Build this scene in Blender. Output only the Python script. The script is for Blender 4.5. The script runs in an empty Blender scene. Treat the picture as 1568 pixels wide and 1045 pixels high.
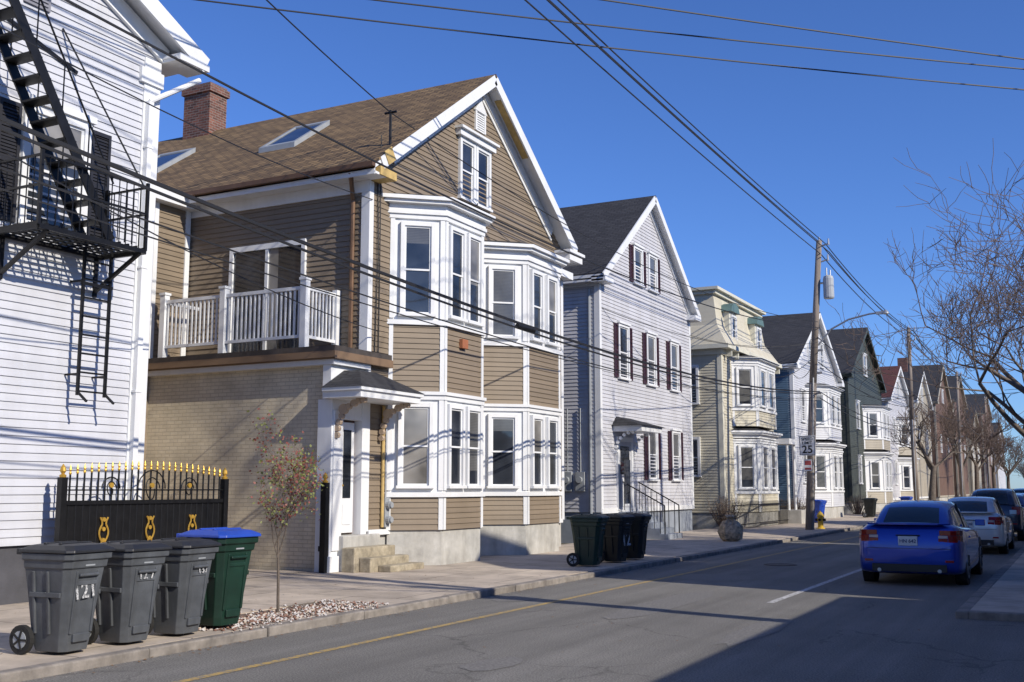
import bpy, math, random, bmesh
from mathutils import Vector
R=random.Random(7)
COL=bpy.context.collection
SC=bpy.context.scene
# ---------------- materials ----------------
def L(h):
    return tuple(h)+(1,)
def base(name):
    m=bpy.data.materials.new(name);m.use_nodes=True
    nt=m.node_tree;b=nt.nodes["Principled BSDF"];return m,nt,b
def N(nt,t,**k):
    n=nt.nodes.new(t)
    for a,v in k.items(): setattr(n,a,v)
    return n
def coords(nt,scale=(1,1,1)):
    tc=N(nt,"ShaderNodeTexCoord");mp=N(nt,"ShaderNodeMapping");mp.inputs["Scale"].default_value=scale
    nt.links.new(tc.outputs["Object"],mp.inputs[0]);return mp.outputs[0]
def noise(nt,co,sc,det=4,rough=.6):
    n=N(nt,"ShaderNodeTexNoise");n.inputs["Scale"].default_value=sc;n.inputs["Detail"].default_value=det;n.inputs["Roughness"].default_value=rough
    nt.links.new(co,n.inputs["Vector"]);return n.outputs["Fac"]
def ramp(nt,f,p0,p1,c0,c1):
    r=N(nt,"ShaderNodeValToRGB");e=r.color_ramp.elements;e[0].position=p0;e[1].position=p1;e[0].color=L(c0) if len(c0)==3 else c0;e[1].color=L(c1) if len(c1)==3 else c1
    nt.links.new(f,r.inputs[0]);return r.outputs[0]
def mix(nt,a,b,f,mode='MIX'):
    m=N(nt,"ShaderNodeMixRGB",blend_type=mode)
    for i,x in ((1,a),(2,b),(0,f)):
        if isinstance(x,(int,float)): m.inputs[i].default_value=x
        elif isinstance(x,tuple): m.inputs[i].default_value=L(x)
        else: nt.links.new(x,m.inputs[i])
    return m.outputs[0]
def bumpn(nt,b,h,st=.3,dist=.02):
    bp=N(nt,"ShaderNodeBump");bp.inputs["Strength"].default_value=st;bp.inputs["Distance"].default_value=dist
    nt.links.new(h,bp.inputs["Height"]);nt.links.new(bp.outputs[0],b.inputs["Normal"])
def mat(name,col,rough=.6,var=.12,scale=2.,bump=0,bscale=60,metal=0,spec=.5,stretch=(1,1,1),coat=0,dirt=0):
    m,nt,b=base(name)
    co=coords(nt,stretch)
    f=noise(nt,co,scale)
    c0=tuple(c*(1-var) for c in col);c1=tuple(min(1,c*(1+var)) for c in col)
    c=ramp(nt,f,.3,.7,c0,c1)
    if dirt:
        co2=coords(nt,(1,1,.25));f2=noise(nt,co2,1.7,6,.7)
        d=ramp(nt,f2,.42,.75,(1,1,1),(1-dirt,1-dirt*1.05,1-dirt*1.15))
        c=mix(nt,c,d,1.,'MULTIPLY')
    nt.links.new(c,b.inputs["Base Color"])
    b.inputs["Roughness"].default_value=rough;b.inputs["Metallic"].default_value=metal
    b.inputs["Specular IOR Level"].default_value=spec
    if coat: b.inputs["Coat Weight"].default_value=coat;b.inputs["Coat Roughness"].default_value=.04
    if bump: bumpn(nt,b,noise(nt,coords(nt),bscale),bump)
    return m
def brick(name,c1,c2,mo,bw,bh,axis,ms=.008,rough=.85,bump=.5,extra=.25,nsc=1.2):
    m,nt,b=base(name)
    tc=N(nt,"ShaderNodeTexCoord");sp=N(nt,"ShaderNodeSeparateXYZ");cb=N(nt,"ShaderNodeCombineXYZ")
    nt.links.new(tc.outputs["Object"],sp.inputs[0])
    if axis=='xy':
        nt.links.new(sp.outputs[0],cb.inputs[0]);nt.links.new(sp.outputs[1],cb.inputs[1])
    else:
        ad=N(nt,"ShaderNodeMath",operation='ADD');nt.links.new(sp.outputs[0],ad.inputs[0]);nt.links.new(sp.outputs[1],ad.inputs[1])
        nt.links.new(ad.outputs[0],cb.inputs[0]);nt.links.new(sp.outputs[2],cb.inputs[1])
    bt=N(nt,"ShaderNodeTexBrick");bt.inputs["Scale"].default_value=1;bt.inputs["Brick Width"].default_value=bw;bt.inputs["Row Height"].default_value=bh
    bt.inputs["Mortar Size"].default_value=ms;bt.inputs["Color1"].default_value=L(c1);bt.inputs["Color2"].default_value=L(c2);bt.inputs["Mortar"].default_value=L(mo)
    nt.links.new(cb.outputs[0],bt.inputs["Vector"])
    f=noise(nt,coords(nt),nsc,6,.7);d=ramp(nt,f,.3,.7,(1-extra,)*3,(1+extra*.3,)*3)
    c=mix(nt,bt.outputs["Color"],d,1.,'MULTIPLY')
    nt.links.new(c,b.inputs["Base Color"]);b.inputs["Roughness"].default_value=rough
    inv=N(nt,"ShaderNodeMath",operation='SUBTRACT');inv.inputs[0].default_value=1;nt.links.new(bt.outputs["Fac"],inv.inputs[1])
    f3=noise(nt,coords(nt),45);ad=N(nt,"ShaderNodeMath",operation='MULTIPLY_ADD');nt.links.new(f3,ad.inputs[0]);ad.inputs[1].default_value=.5;nt.links.new(inv.outputs[0],ad.inputs[2])
    bumpn(nt,b,ad.outputs[0],bump,.01)
    return m
def glassmat(name,col,wave=False,rough=.04):
    m,nt,b=base(name);co=coords(nt)
    if wave:
        w=N(nt,"ShaderNodeTexWave",bands_direction='Z');w.inputs["Scale"].default_value=9;nt.links.new(co,w.inputs["Vector"])
        c=ramp(nt,w.outputs["Fac"],.2,.8,tuple(x*.72 for x in col),col)
        c=mix(nt,c,ramp(nt,noise(nt,co,1.3),.3,.7,(.6,.6,.62),(1,1,1)),1.,'MULTIPLY')
    else: c=ramp(nt,noise(nt,co,1.1,2),.35,.7,tuple(x*.5 for x in col),tuple(x*1.6 for x in col))
    nt.links.new(c,b.inputs["Base Color"]);b.inputs["Roughness"].default_value=rough;b.inputs["Specular IOR Level"].default_value=.8
    bumpn(nt,b,noise(nt,co,1.6,1),.12,.03)
    return m
M={}
rowst=(.12,.12,6)
M['white']=mat("white_paint",(.74,.75,.76),.5,.04,1.5,.05,30,dirt=.12)
M['whiteside']=mat("white_siding",(.56,.57,.61),.55,.06,1.,.05,25,stretch=rowst,dirt=.14)
M['brownside']=mat("brown_siding",(.23,.18,.127),.6,.12,1.2,.06,25,stretch=rowst,dirt=.14)
M['greyside']=mat("pale_grey_siding",(.53,.53,.56),.6,.07,1.,.05,25,stretch=rowst,dirt=.2)
M['yellow']=mat("cream_siding",(.56,.52,.41),.6,.07,1.,.05,25,stretch=rowst,dirt=.18)
M['blueside']=mat("blue_siding",(.10,.17,.25),.6,.08,1.,0,stretch=rowst,dirt=.15)
M['greenside']=mat("dark_green_siding",(.055,.065,.055),.6,.1,1.,0,dirt=.15)
M['tanside']=mat("tan_siding",(.40,.36,.29),.6,.08,1.,0,dirt=.2)
M['redside']=mat("brick_brown_siding",(.15,.09,.065),.7,.15,1.,0,dirt=.2)
M['rawwood']=mat("exposed_yellow_wood",(.5,.35,.13),.7,.25,6)
M['copper']=mat("brown_downspout_metal",(.16,.09,.05),.45,.2,4,metal=.3)
M['glass']=glassmat("window_glass",(.03,.035,.045))
M['blind']=glassmat("window_blind",(.15,.15,.145),True,.12)
M['curtain']=glassmat("window_curtain",(.22,.21,.195),False,.12)
M['shutterblk']=mat("black_shutter",(.02,.02,.025),.5)
M['shutterred']=mat("maroon_shutter",(.045,.017,.025),.5)
M['black']=mat("black_iron",(.012,.012,.013),.45,.3,8,metal=.4)
M['gold']=mat("gold_paint",(.6,.36,.06),.4,.2,8,metal=.5)
M['conc']=mat("foundation_concrete",(.46,.45,.42),.85,.22,2.5,.3,40,dirt=.35)
M['darkconc']=mat("dark_foundation",(.07,.07,.08),.85,.2,2.5,.3,40)
M['bluepaintconc']=mat("grey_blue_foundation",(.26,.29,.34),.8,.15,2.5,.3,40,dirt=.2)
M['roofbrown']=brick("brown_shingles",(.30,.195,.09),(.15,.095,.045),(.05,.033,.02),.3,.115,'xy',.014,nsc=2.5,extra=.35)
M['roofgrey']=brick("grey_shingles",(.05,.05,.055),(.03,.03,.034),(.013,.013,.015),.3,.115,'xy',.012)
M['roofred']=brick("red_shingles",(.13,.045,.035),(.1,.035,.03),(.05,.02,.02),.3,.115,'xy',.012)
M['paintbrick']=brick("painted_brick",(.70,.62,.47),(.64,.56,.42),(.52,.45,.34),.22,.078,'xz',.007,.7,.7,.3,1.0)
M['redbrick']=brick("red_brick",(.26,.10,.065),(.10,.045,.035),(.25,.2,.17),.22,.075,'xz',.01,extra=.4,nsc=3)
M['darktar']=mat("deck_edge",(.06,.05,.045),.7,.3,4)
M['bark']=mat("bark",(.13,.105,.085),.9,.35,6,.5,30)
M['twig']=mat("twig",(.16,.115,.09),.85,.3,6)
M['polewood']=mat("pole_wood",(.24,.2,.17),.9,.3,3,.5,30,stretch=(3,3,.2))
M['wire']=mat("wire_rubber",(.012,.012,.014),.6)
M['galv']=mat("galvanized_metal",(.45,.46,.47),.45,.1,5,metal=.7)
M['greymetal']=mat("grey_metal",(.3,.32,.34),.5,.1,5)
M['tyre']=mat("tyre_rubber",(.015,.015,.015),.8)
M['kerb']=mat("granite_kerb",(.24,.215,.19),.85,.35,5,.3,50,dirt=.3)
M['door']=mat("brown_door",(.11,.045,.03),.4)
def asphalt():
    m,nt,b=base("asphalt");co=coords(nt)
    big=ramp(nt,noise(nt,co,.35,6,.65),.3,.7,(.185,.177,.165),(.25,.24,.223))
    st=ramp(nt,noise(nt,coords(nt,(1.6,.05,1)),1.2,4),.35,.7,(.78,.78,.78),(1.08,1.08,1.08))
    fine=ramp(nt,noise(nt,co,55,3,.85),.36,.68,(.45,.45,.45),(1.6,1.6,1.57))
    c=mix(nt,mix(nt,big,st,1.,'MULTIPLY'),fine,1.,'MULTIPLY')
    tc=coords(nt);wv=N(nt,"ShaderNodeMixRGB");nz=N(nt,"ShaderNodeTexNoise");nz.inputs["Scale"].default_value=3.;nz.inputs["Detail"].default_value=6;nt.links.new(tc,nz.inputs["Vector"])
    wv.inputs[0].default_value=.3;nt.links.new(tc,wv.inputs[1]);nt.links.new(nz.outputs["Color"],wv.inputs[2])
    vo=N(nt,"ShaderNodeTexVoronoi",feature='DISTANCE_TO_EDGE');vo.inputs["Scale"].default_value=.55;nt.links.new(wv.outputs[0],vo.inputs["Vector"])
    cr=ramp(nt,vo.outputs["Distance"],.002,.010,(.68,.68,.68),(1,1,1))
    msk=ramp(nt,noise(nt,co,.3,2),.5,.56,(1,1,1),(0,0,0))
    c2=mix(nt,c,mix(nt,cr,(1,1,1),msk),1.,'MULTIPLY')
    nt.links.new(c2,b.inputs["Base Color"]);b.inputs["Roughness"].default_value=.85;b.inputs["Specular IOR Level"].default_value=.3
    bumpn(nt,b,noise(nt,co,70,3,.85),.8,.012)
    return m
M['asphalt']=asphalt()
M['sidewalk']=brick("sidewalk_concrete",(.56,.475,.38),(.50,.425,.345),(.17,.145,.12),1.5,1.5,'xy',.012,.85,.45,.45,.9)
def worn(name,col,under=(.19,.18,.165),sc=14):
    m,nt,b=base(name);f=noise(nt,coords(nt),sc,6,.8)
    c=ramp(nt,f,.42,.56,under,col);nt.links.new(c,b.inputs["Base Color"]);b.inputs["Roughness"].default_value=.8;return m
M['paintY']=worn("worn_yellow_paint",(.5,.33,.08));M['paintW']=worn("worn_white_paint",(.62,.62,.62))
M['ground']=mat("ground_soil",(.13,.12,.08),.95,.35,.6,.4,20)

# ---------------- mesh builder ----------------
class Fr:
    def __init__(s,p,q):
        p=Vector(p);q=Vector(q);s.o=p;s.L=(q-p).length;s.u=(q-p)/s.L;s.n=Vector((s.u.y,-s.u.x))
    def P(s,u,z,d):
        v=s.o+s.u*u+s.n*d;return (v.x,v.y,z)
class MB:
    def __init__(s): s.v=[];s.f=[];s.m=[]
    def add(s,vs,fs,mi=0):
        n=len(s.v);s.v+=[tuple(v) for v in vs];s.f+=[tuple(i+n for i in f) for f in fs];s.m+=[mi]*len(fs)
    BF=[(0,3,2,1),(4,5,6,7),(0,1,5,4),(1,2,6,5),(2,3,7,6),(3,0,4,7)]
    def box(s,x0,x1,y0,y1,z0,z1,mi=0):
        s.add([(x0,y0,z0),(x1,y0,z0),(x1,y1,z0),(x0,y1,z0),(x0,y0,z1),(x1,y0,z1),(x1,y1,z1),(x0,y1,z1)],MB.BF,mi)
    def ob(s,F,u0,u1,z0,z1,d0,d1,mi=0):
        P=F.P;s.add([P(u0,z0,d1),P(u1,z0,d1),P(u1,z0,d0),P(u0,z0,d0),P(u0,z1,d1),P(u1,z1,d1),P(u1,z1,d0),P(u0,z1,d0)],MB.BF,mi)
    def prism(s,poly,z0,z1,mi=0):
        n=len(poly);s.add([(x,y,z0) for x,y in poly]+[(x,y,z1) for x,y in poly],[tuple(range(n))[::-1],tuple(range(n,2*n))]+[(i,(i+1)%n,n+(i+1)%n,n+i) for i in range(n)],mi)
    def frust(s,p0,z0,p1,z1,mi=0):
        n=len(p0);s.add([(x,y,z0) for x,y in p0]+[(x,y,z1) for x,y in p1],[tuple(range(n))[::-1],tuple(range(n,2*n))]+[(i,(i+1)%n,n+(i+1)%n,n+i) for i in range(n)],mi)
    def extX(s,poly,x0,x1,mi=0):
        n=len(poly);s.add([(x0,y,z) for y,z in poly]+[(x1,y,z) for y,z in poly],[tuple(range(n))[::-1],tuple(range(n,2*n))]+[(i,(i+1)%n,n+(i+1)%n,n+i) for i in range(n)],mi)
    def beam(s,p,q,w,h,mi=0,up=(0,0,1)):
        p=Vector(p);q=Vector(q);d=(q-p).normalized();up=Vector(up)
        if abs(d.dot(up))>.98: up=Vector((1,0,0))
        a=d.cross(up).normalized()*w/2;b=a.cross(d).normalized()*h/2
        s.add([p-a-b,p+a-b,q+a-b,q-a-b,p-a+b,p+a+b,q+a+b,q-a+b],MB.BF,mi)
    def cyl(s,p,q,r0,r1=None,n=8,mi=0,cap=True):
        r1=r0 if r1 is None else r1
        p=Vector(p);q=Vector(q);d=(q-p).normalized();a=d.orthogonal().normalized();b=d.cross(a)
        vs=[];
        for c,r in ((p,r0),(q,r1)):
            for i in range(n):
                t=2*math.pi*i/n;vs.append(c+(a*math.cos(t)+b*math.sin(t))*r)
        fs=[(i,(i+1)%n,n+(i+1)%n,n+i) for i in range(n)]
        if cap: fs+=[tuple(range(n))[::-1],tuple(range(n,2*n))]
        s.add(vs,fs,mi)
    def tube(s,pts,r,n=5,mi=0):
        for a,b in zip(pts,pts[1:]): s.cyl(a,b,r,r,n,mi,False)
    def lathe(s,c,prof,n=12,mi=0):
        vs=[];x,y=c
        for r,z in prof:
            for i in range(n):
                t=2*math.pi*i/n;vs.append((x+r*math.cos(t),y+r*math.sin(t),z))
        fs=[]
        for k in range(len(prof)-1):
            for i in range(n):
                j=(i+1)%n;fs.append((k*n+i,k*n+j,(k+1)*n+j,(k+1)*n+i))
        fs+=[tuple(range(n))[::-1],tuple(range((len(prof)-1)*n,len(prof)*n))]
        s.add(vs,fs,mi)
    def clap(s,F,z0,z1,ext,h=.115,p=.022,mi=0):
        z=z0
        while z<z1-1e-3:
            zt=min(z+h,z1);a0,b0=ext(z);a1,b1=ext(zt)
            if b0-a0>.02:
                s.add([F.P(a0,z,p),F.P(b0,z,p),F.P(b1,zt,.002),F.P(a1,zt,.002),F.P(a0,z,0),F.P(b0,z,0)],[(0,1,2,3),(4,5,1,0)],mi)
            z=zt
    def obj(s,name,mats,parent=None,smooth=False,bevel=0,sub=0,recalc=True):
        me=bpy.data.meshes.new(name);me.from_pydata(s.v,[],s.f)
        for m in (mats if isinstance(mats,(list,tuple)) else [mats]): me.materials.append(m)
        me.polygons.foreach_set("material_index",s.m)
        if recalc:
            bm=bmesh.new();bm.from_mesh(me);bmesh.ops.recalc_face_normals(bm,faces=bm.faces);bm.to_mesh(me);bm.free()
        if smooth: me.polygons.foreach_set("use_smooth",[True]*len(me.polygons))
        me.update();o=bpy.data.objects.new(name,me);COL.objects.link(o)
        if parent: o.parent=parent
        if bevel:
            b=o.modifiers.new("b",'BEVEL');b.width=bevel;b.segments=2;b.limit_method='ANGLE'
        if sub:
            b=o.modifiers.new("s",'SUBSURF');b.levels=sub;b.render_levels=sub
        return o
def empty(name,loc=(0,0,0),rz=0):
    e=bpy.data.objects.new(name,None);e.location=loc;e.rotation_euler=(0,0,rz);COL.objects.link(e);return e
def text(name,body,size,loc,rot,m,parent=None,ext=.002):
    c=bpy.data.curves.new(name,'FONT');c.body=body;c.size=size;c.align_x='CENTER';c.align_y='CENTER';c.extrude=ext;c.offset=size*.015
    c.materials.append(m);o=bpy.data.objects.new(name,c);o.location=loc;o.rotation_euler=rot;COL.objects.link(o)
    if parent:o.parent=parent
    return o
WS=[M['white'],M['white'],M['glass'],M['blind'],M['curtain']]
def win(mb,F,uc,zb,w,h,case=.1,d=0,blind=None,head=0,bm=3):
    a,b=uc-w/2,uc+w/2;zt=zb+h
    mb.ob(F,a-case,a,zb,zt+case,d,d+.085);mb.ob(F,b,b+case,zb,zt+case,d,d+.085);mb.ob(F,a,b,zt,zt+case,d,d+.082)
    if head: mb.ob(F,a-case-.05,b+case+.05,zt+case,zt+case+head,d,d+.13)
    mb.ob(F,a-case-.03,b+case+.03,zb-.06,zb,d,d+.12)
    zm=zb+h/2;s=.04
    if blind is None: blind=R.choice([0,.35,.5,.55,1,.9,.8,.2])
    for (z0,z1,dd) in ((zm-.02,zt,.045),(zb,zm+.02,.03)):
        g=dd-.014
        mb.ob(F,a,a+s,z0,z1,d+.0,d+dd,1);mb.ob(F,b-s,b,z0,z1,d+.0,d+dd,1)
        mb.ob(F,a+s,b-s,z0,z0+s,d+.0,d+dd-.002,1);mb.ob(F,a+s,b-s,z1-s,z1,d+.0,d+dd-.002,1)
        zc=zt-blind*h;lo,hi=z0+s,z1-s
        if zc<=lo: mb.ob(F,a+s,b-s,lo,hi,d,d+g,bm)
        elif zc>=hi: mb.ob(F,a+s,b-s,lo,hi,d,d+g,2)
        else:
            mb.ob(F,a+s,b-s,lo,zc,d,d+g,2);mb.ob(F,a+s,b-s,zc,hi,d,d+g,bm)
def shutter(mb,F,u0,u1,z0,z1,mi=0):
    mb.ob(F,u0,u0+.05,z0,z1,.0,.06,mi);mb.ob(F,u1-.05,u1,z0,z1,.0,.06,mi)
    mb.ob(F,u0+.05,u1-.05,z0,z0+.06,.0,.058,mi);mb.ob(F,u0+.05,u1-.05,z1-.06,z1,.0,.058,mi);zm=(z0+z1)/2
    mb.ob(F,u0+.05,u1-.05,zm-.03,zm+.03,.0,.058,mi);mb.ob(F,u0+.05,u1-.05,z0+.06,z1-.06,.0,.028,mi)
    G=Fr(F.P(0,0,.028)[:2],F.P(1,0,.028)[:2])
    mb.clap(G,z0+.06,z1-.06,lambda z:(u0+.05,u1-.05),.05,.022,mi)

# ---------------- ground, road ----------------
g=MB();g.add([(-1500,-800,-.02),(1500,-800,-.02),(1500,2500,-.02),(-1500,2500,-.02)],[(0,1,2,3)]);g.obj("ground",M['ground'])
g=MB();g.add([(-8.45,-60,0),(-1.6,-60,0),(-1.6,600,0),(-8.45,600,0)],[(0,1,2,3)]);g.add([(-1.6,-60,0),(12,-60,0),(12,15.6,0),(-1.6,15.6,0)],[(0,1,2,3)]);g.obj("road",M['asphalt'])
g=MB();g.add([(-7.23,-40,.004),(-7.13,-40,.004),(-7.13,200,.004),(-7.23,200,.004)],[(0,1,2,3)]);g.obj("yellow_edge_line",M['paintY'])
g=MB();g.add([(-4.31,16.4,.004),(-4.2,16.4,.004),(-4.2,90,.004),(-4.31,90,.004)],[(0,1,2,3)]);g.obj("white_parking_line",M['paintW'])
g=MB()
y=-60
while y<300:
    ln=R.uniform(1.6,2.4)
    g.box(-8.61,-8.45+R.uniform(-.012,.012),y,y+ln-.014,-.05,.1+R.uniform(-.012,.01));y+=ln
g.obj("left_kerb",M['kerb'],bevel=.02)
g=MB();y=15.6
while y<300:
    g.box(-1.6,-1.44,y,y+2.2-.012,-.05,.1+R.uniform(-.006,.006));y+=2.2
g.box(-1.44,6,15.6,15.76,-.05,.1);g.obj("right_kerb",M['kerb'],bevel=.015)
g=MB();px0,px1,py0,py1=-9.75,-8.75,9.6,12.6
for a in [(-13.35,px0,-60,300),(px0,px1,-60,py0),(px0,px1,py1,300),(px1,-8.612,-60,300)]:
    g.box(a[0],a[1],a[2],a[3],-.01,.098)
g.obj("left_sidewalk",M['sidewalk'])
g=MB();g.box(-1.438,2.2,15.762,300,-.01,.098);g.obj("right_sidewalk",M['sidewalk'])
g=MB();g.add([(-40,12.7,.105),(-13.3,12.7,.105),(-13.3,17.0,.105),(-40,17.0,.105)],[(0,1,2,3)]);g.obj("driveway",M['sidewalk'])
g=MB();g.box(px0+.002,px1-.002,py0+.002,py1-.002,-.01,.085,0)
for i in range(1700):
    x=R.gauss(0,.3)+(px0+px1)/2+.1;y=R.uniform(py0-.15,py1+.25);s=R.uniform(.008,.03);z=.09
    if x<px0-.1 or x>-8.47: continue
    z=.1 if (x>px1 or y>py1 or y<py0 or x<px0) else .088
    g.add([(x-s,y,z),(x,y-s,z+s*R.uniform(.3,.8)),(x+s,y,z),(x,y+s*.8,z+s*R.uniform(.5,1.2))],[(0,1,3),(1,2,3),(0,3,2)],R.choice([1,1,2,2,3]))
g.obj("tree_pit_mulch",[mat("pit_soil",(.16,.11,.08),.95,.3,9,.5,40),mat("white_chips",(.5,.47,.45),.9),mat("brown_chips",(.2,.11,.08),.9),M['sidewalk']])
g=MB()
for i in range(2600):
    y=R.uniform(5,60)
    if R.random()<.6: x=-8.43+abs(R.gauss(0,.1));z=.006
    elif R.random()<.5: x=R.uniform(-13.2,-8.65);z=.102
    else: x=R.uniform(-8.4,-1.7);z=.005
    s=R.uniform(.008,.028);a=R.uniform(0,6.28);c_,s_=math.cos(a)*s,math.sin(a)*s
    g.add([(x-c_,y-s_,z),(x+s_*.6,y-c_*.6,z+.004),(x+c_,y+s_,z+s*.3),(x-s_*.6,y+c_*.6,z+.003)],[(0,1,2,3)],R.choice([0,0,1]))
g.obj("leaf_litter",[mat("dry_leaf",(.2,.12,.06),.9),mat("grit",(.3,.28,.25),.9)],recalc=False)
g=MB()
for (x,y,w,h) in [(-5.6,15.5,.4,2.2),(-7.9,15.2,.35,.6),(-3.6,13.2,.25,1.6),(-6.4,20.5,.8,.8),(-5.2,9.5,.25,.5)]:
    n=16;g.add([(x+w*math.cos(t*6.283/n)*R.uniform(.75,1.1),y+h*math.sin(t*6.283/n)*R.uniform(.75,1.1),.004) for t in range(n)],[tuple(range(n))])
g.obj("road_patches",mat("dark_patch",(.175,.168,.158),.85,.35,30,.5,60))
k=MB();k.lathe((-6.1,24.5),[(.36,.004),(.36,.012),(.33,.012),(.33,.008),(.02,.008)],24);k.obj("manhole_cover",M['darktar'])

# ---------------- brown house ----------------
def offbay(xf,xb,ya,yb,yc,yd,o):
    def side(y1,y2,sgn):
        F=Fr((xb,y1),(xf,y2)) if sgn<0 else Fr((xf,y1),(xb,y2))
        p=F.o+F.n*o
        def at(X): return p.y+(X-p.x)*F.u.y/F.u.x
        return at
    l=side(ya,yb,-1);r=side(yc,yd,1)
    return [(xb,l(xb)),(xf+o,l(xf+o)),(xf+o,r(xf+o)),(xb,r(xb))]
def bay(par,xf,xb,ya,yb,yc,yd,layers,sidemat,nfront=2,wl=.58,wf=.5,claph=.115):
    B=MB();W=MB()
    for (z0,z1,k) in layers:
        P=offbay(xf,xb,ya,yb,yc,yd,0)
        faces=[Fr(P[0],P[1]),Fr(P[1],P[2]),Fr(P[2],P[3])]
        if k=='f': B.prism(offbay(xf,xb,ya,yb,yc,yd,-.03),z0,z1,2)
        elif k=='s':
            B.prism(offbay(xf,xb,ya,yb,yc,yd,-.005),z0,z1,0)
            for F in faces: 
                B.clap(F,z0,z1,lambda z,F=F:(.05,F.L-.05),claph,.022,0)
                B.ob(F,0,.09,z0,z1,0,.03,1);B.ob(F,F.L-.09,F.L,z0,z1,0,.03,1)
        elif k=='w':
            B.prism(offbay(xf,xb,ya,yb,yc,yd,-.005),z0,z1,1)
            for i,F in enumerate(faces):
                B.ob(F,0,.1,z0+.1,z1-.08,0,.035,1);B.ob(F,F.L-.1,F.L,z0+.1,z1-.08,0,.035,1)
                if i==1 and nfront==2: cs=[F.L*.27,F.L*.73];w=wf
                else: cs=[F.L/2];w=wl if i!=1 else wf
                for c in cs: win(W,F,c,z0+.2,w,z1-z0-.48,.085,0,bm=R.choice([3,3,4]))
            B.prism(offbay(xf,xb,ya,yb,yc,yd,.07),z0-.04,z0+.06,1)
            B.prism(offbay(xf,xb,ya,yb,yc,yd,.05),z1-.12,z1-.02,1);B.prism(offbay(xf,xb,ya,yb,yc,yd,.09),z1-.02,z1+.05,1)
        elif k=='c':
            B.prism(offbay(xf,xb,ya,yb,yc,yd,.06),z0+.05,z0+.2,1)
            B.prism(offbay(xf,xb,ya,yb,yc,yd,.2),z0+.2,z0+.27,1);B.prism(offbay(xf,xb,ya,yb,yc,yd,.27),z0+.27,z1,1)
            B.frust(offbay(xf,xb,ya,yb,yc,yd,.25),z1,offbay(xf,xb,ya,yb,yc,yd,-.25),z1+.16,3)
    B.obj("bay_window",[sidemat,M['white'],M['conc'],M['roofgrey']],par)
    W.obj("bay_glazing",WS,par)
def brown_house():
    e=empty("brown_clapboard_house")
    X0=-12.9;ya,yb=18.15,27.65;yr=22.9
    rt=lambda y:12.02-.709*abs(y-22.88)
    c=MB();c.extX([(ya,.83),(yb,.83),(yb,rt(yb)-.17),(yr,11.83),(ya,rt(ya)-.17)],-27,X0-.012,0);c.box(-26.9,X0-.05,ya+.03,yb-.03,-.05,.83,1)
    c.obj("walls_core",[M['brownside'],M['conc']],e)
    F=Fr((X0,ya),(X0,yb));s=MB()
    def ext(z):
        if z<8.35:return (0,yb-ya)
        k=(12.02-.17-z)/.709;return (max(0,yr-ya-k),min(yb-ya,yr-ya+k))
    s.clap(F,.83,11.75,ext)
    Fs=Fr((-27,ya),(X0,ya));s.clap(Fs,4.45,8.3,lambda z:(0,Fs.L))
    s.obj("siding",M['brownside'],e)
    r=MB();xf=-12.45
    ye0,ye1=17.72,28.05
    for (y0,y1) in ((ye0,22.88),(22.88,ye1)):
        r.extX([(y0,rt(y0)-.05),(y1,rt(y1)-.05),(y1,rt(y1)),(y0,rt(y0))],-27,xf,0)
        r.extX([(y0,rt(y0)-.16),(y1,rt(y1)-.16),(y1,rt(y1)-.052),(y0,rt(y0)-.052)],-27,xf-.03,1)
    for sg in (-1,1):
        ye=ye0+.25 if sg<0 else ye1-.3
        a=(xf-.02,ye,rt(ye)-.16);b=(xf-.02,22.88,12.02-.16)
        r.beam(a,b,.045,.26,1)
        ye=19.0 if sg<0 else 26.9
        r.beam((X0+.05,ye,rt(ye)-.33),(X0+.05,22.88,11.68),.06,.24,1)
        r.beam((X0+.035,ye,rt(ye)-.55),(X0+.035,22.88,11.46),.03,.07,1)
    r.box(-13.2,xf,27.25,28.12,8.1,8.3,1);r.box(-13.1,xf+.06,27.15,28.18,8.3,8.38,1)
    r.box(-12.98,xf,17.9,18.5,8.12,8.3,3)
    r.beam((-12.66,23.35,rt(23.35)-.175),(-12.66,24.9,rt(24.9)-.175),.18,.012,3)
    r.beam((xf+.012,18.1,rt(18.1)-.12),(xf+.012,18.35,rt(18.35)-.12),.02,.3,3)
    z=rt(ye0)
    r.box(-27,xf-.03,ye0+.01,ya-.001,z-.25,z-.2,1);r.box(-27,xf-.03,ye0,ye0+.03,z-.27,z-.05,1);r.box(-27,X0,ya-.05,ya,z-.5,z-.25,1)
    r.box(-27,xf,ye0-.12,ye0-.005,z-.13,z-.03,2)
    r.obj("roof",[M['roofbrown'],M['white'],M['copper'],M['rawwood']],e)
    k=MB()
    for (xa,xb,y0,y1) in ((-17.35,-16.25,19.75,21.1),(-21.9,-20.6,19.65,20.95)):
        for (a,b,c0,d0) in ((xa,xb,y0,y0+.09),(xa,xb,y1-.09,y1),(xa,xa+.09,y0+.09,y1-.09),(xb-.09,xb,y0+.09,y1-.09)):
            k.add([(a,c0,rt(c0)),(b,c0,rt(c0)),(b,d0,rt(d0)),(a,d0,rt(d0)),(a,c0,rt(c0)+.13),(b,c0,rt(c0)+.13),(b,d0,rt(d0)+.13),(a,d0,rt(d0)+.13)],MB.BF,0)
        k.add([(xa+.09,y0+.09,rt(y0+.09)+.1),(xb-.09,y0+.09,rt(y0+.09)+.1),(xb-.09,y1-.09,rt(y1-.09)+.1),(xa+.09,y1-.09,rt(y1-.09)+.1)],[(0,1,2,3)],1)
    k.obj("skylights",[M['greymetal'],M['glass']],e)
    k=MB();k.box(-22.7,-21.7,22.55,23.25,11.5,13.1);k.box(-22.76,-21.64,22.49,23.31,13.1,13.3);k.box(-22.7,-21.7,22.55,23.25,13.3,13.38);k.obj("chimney",M['redbrick'],e)
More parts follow.
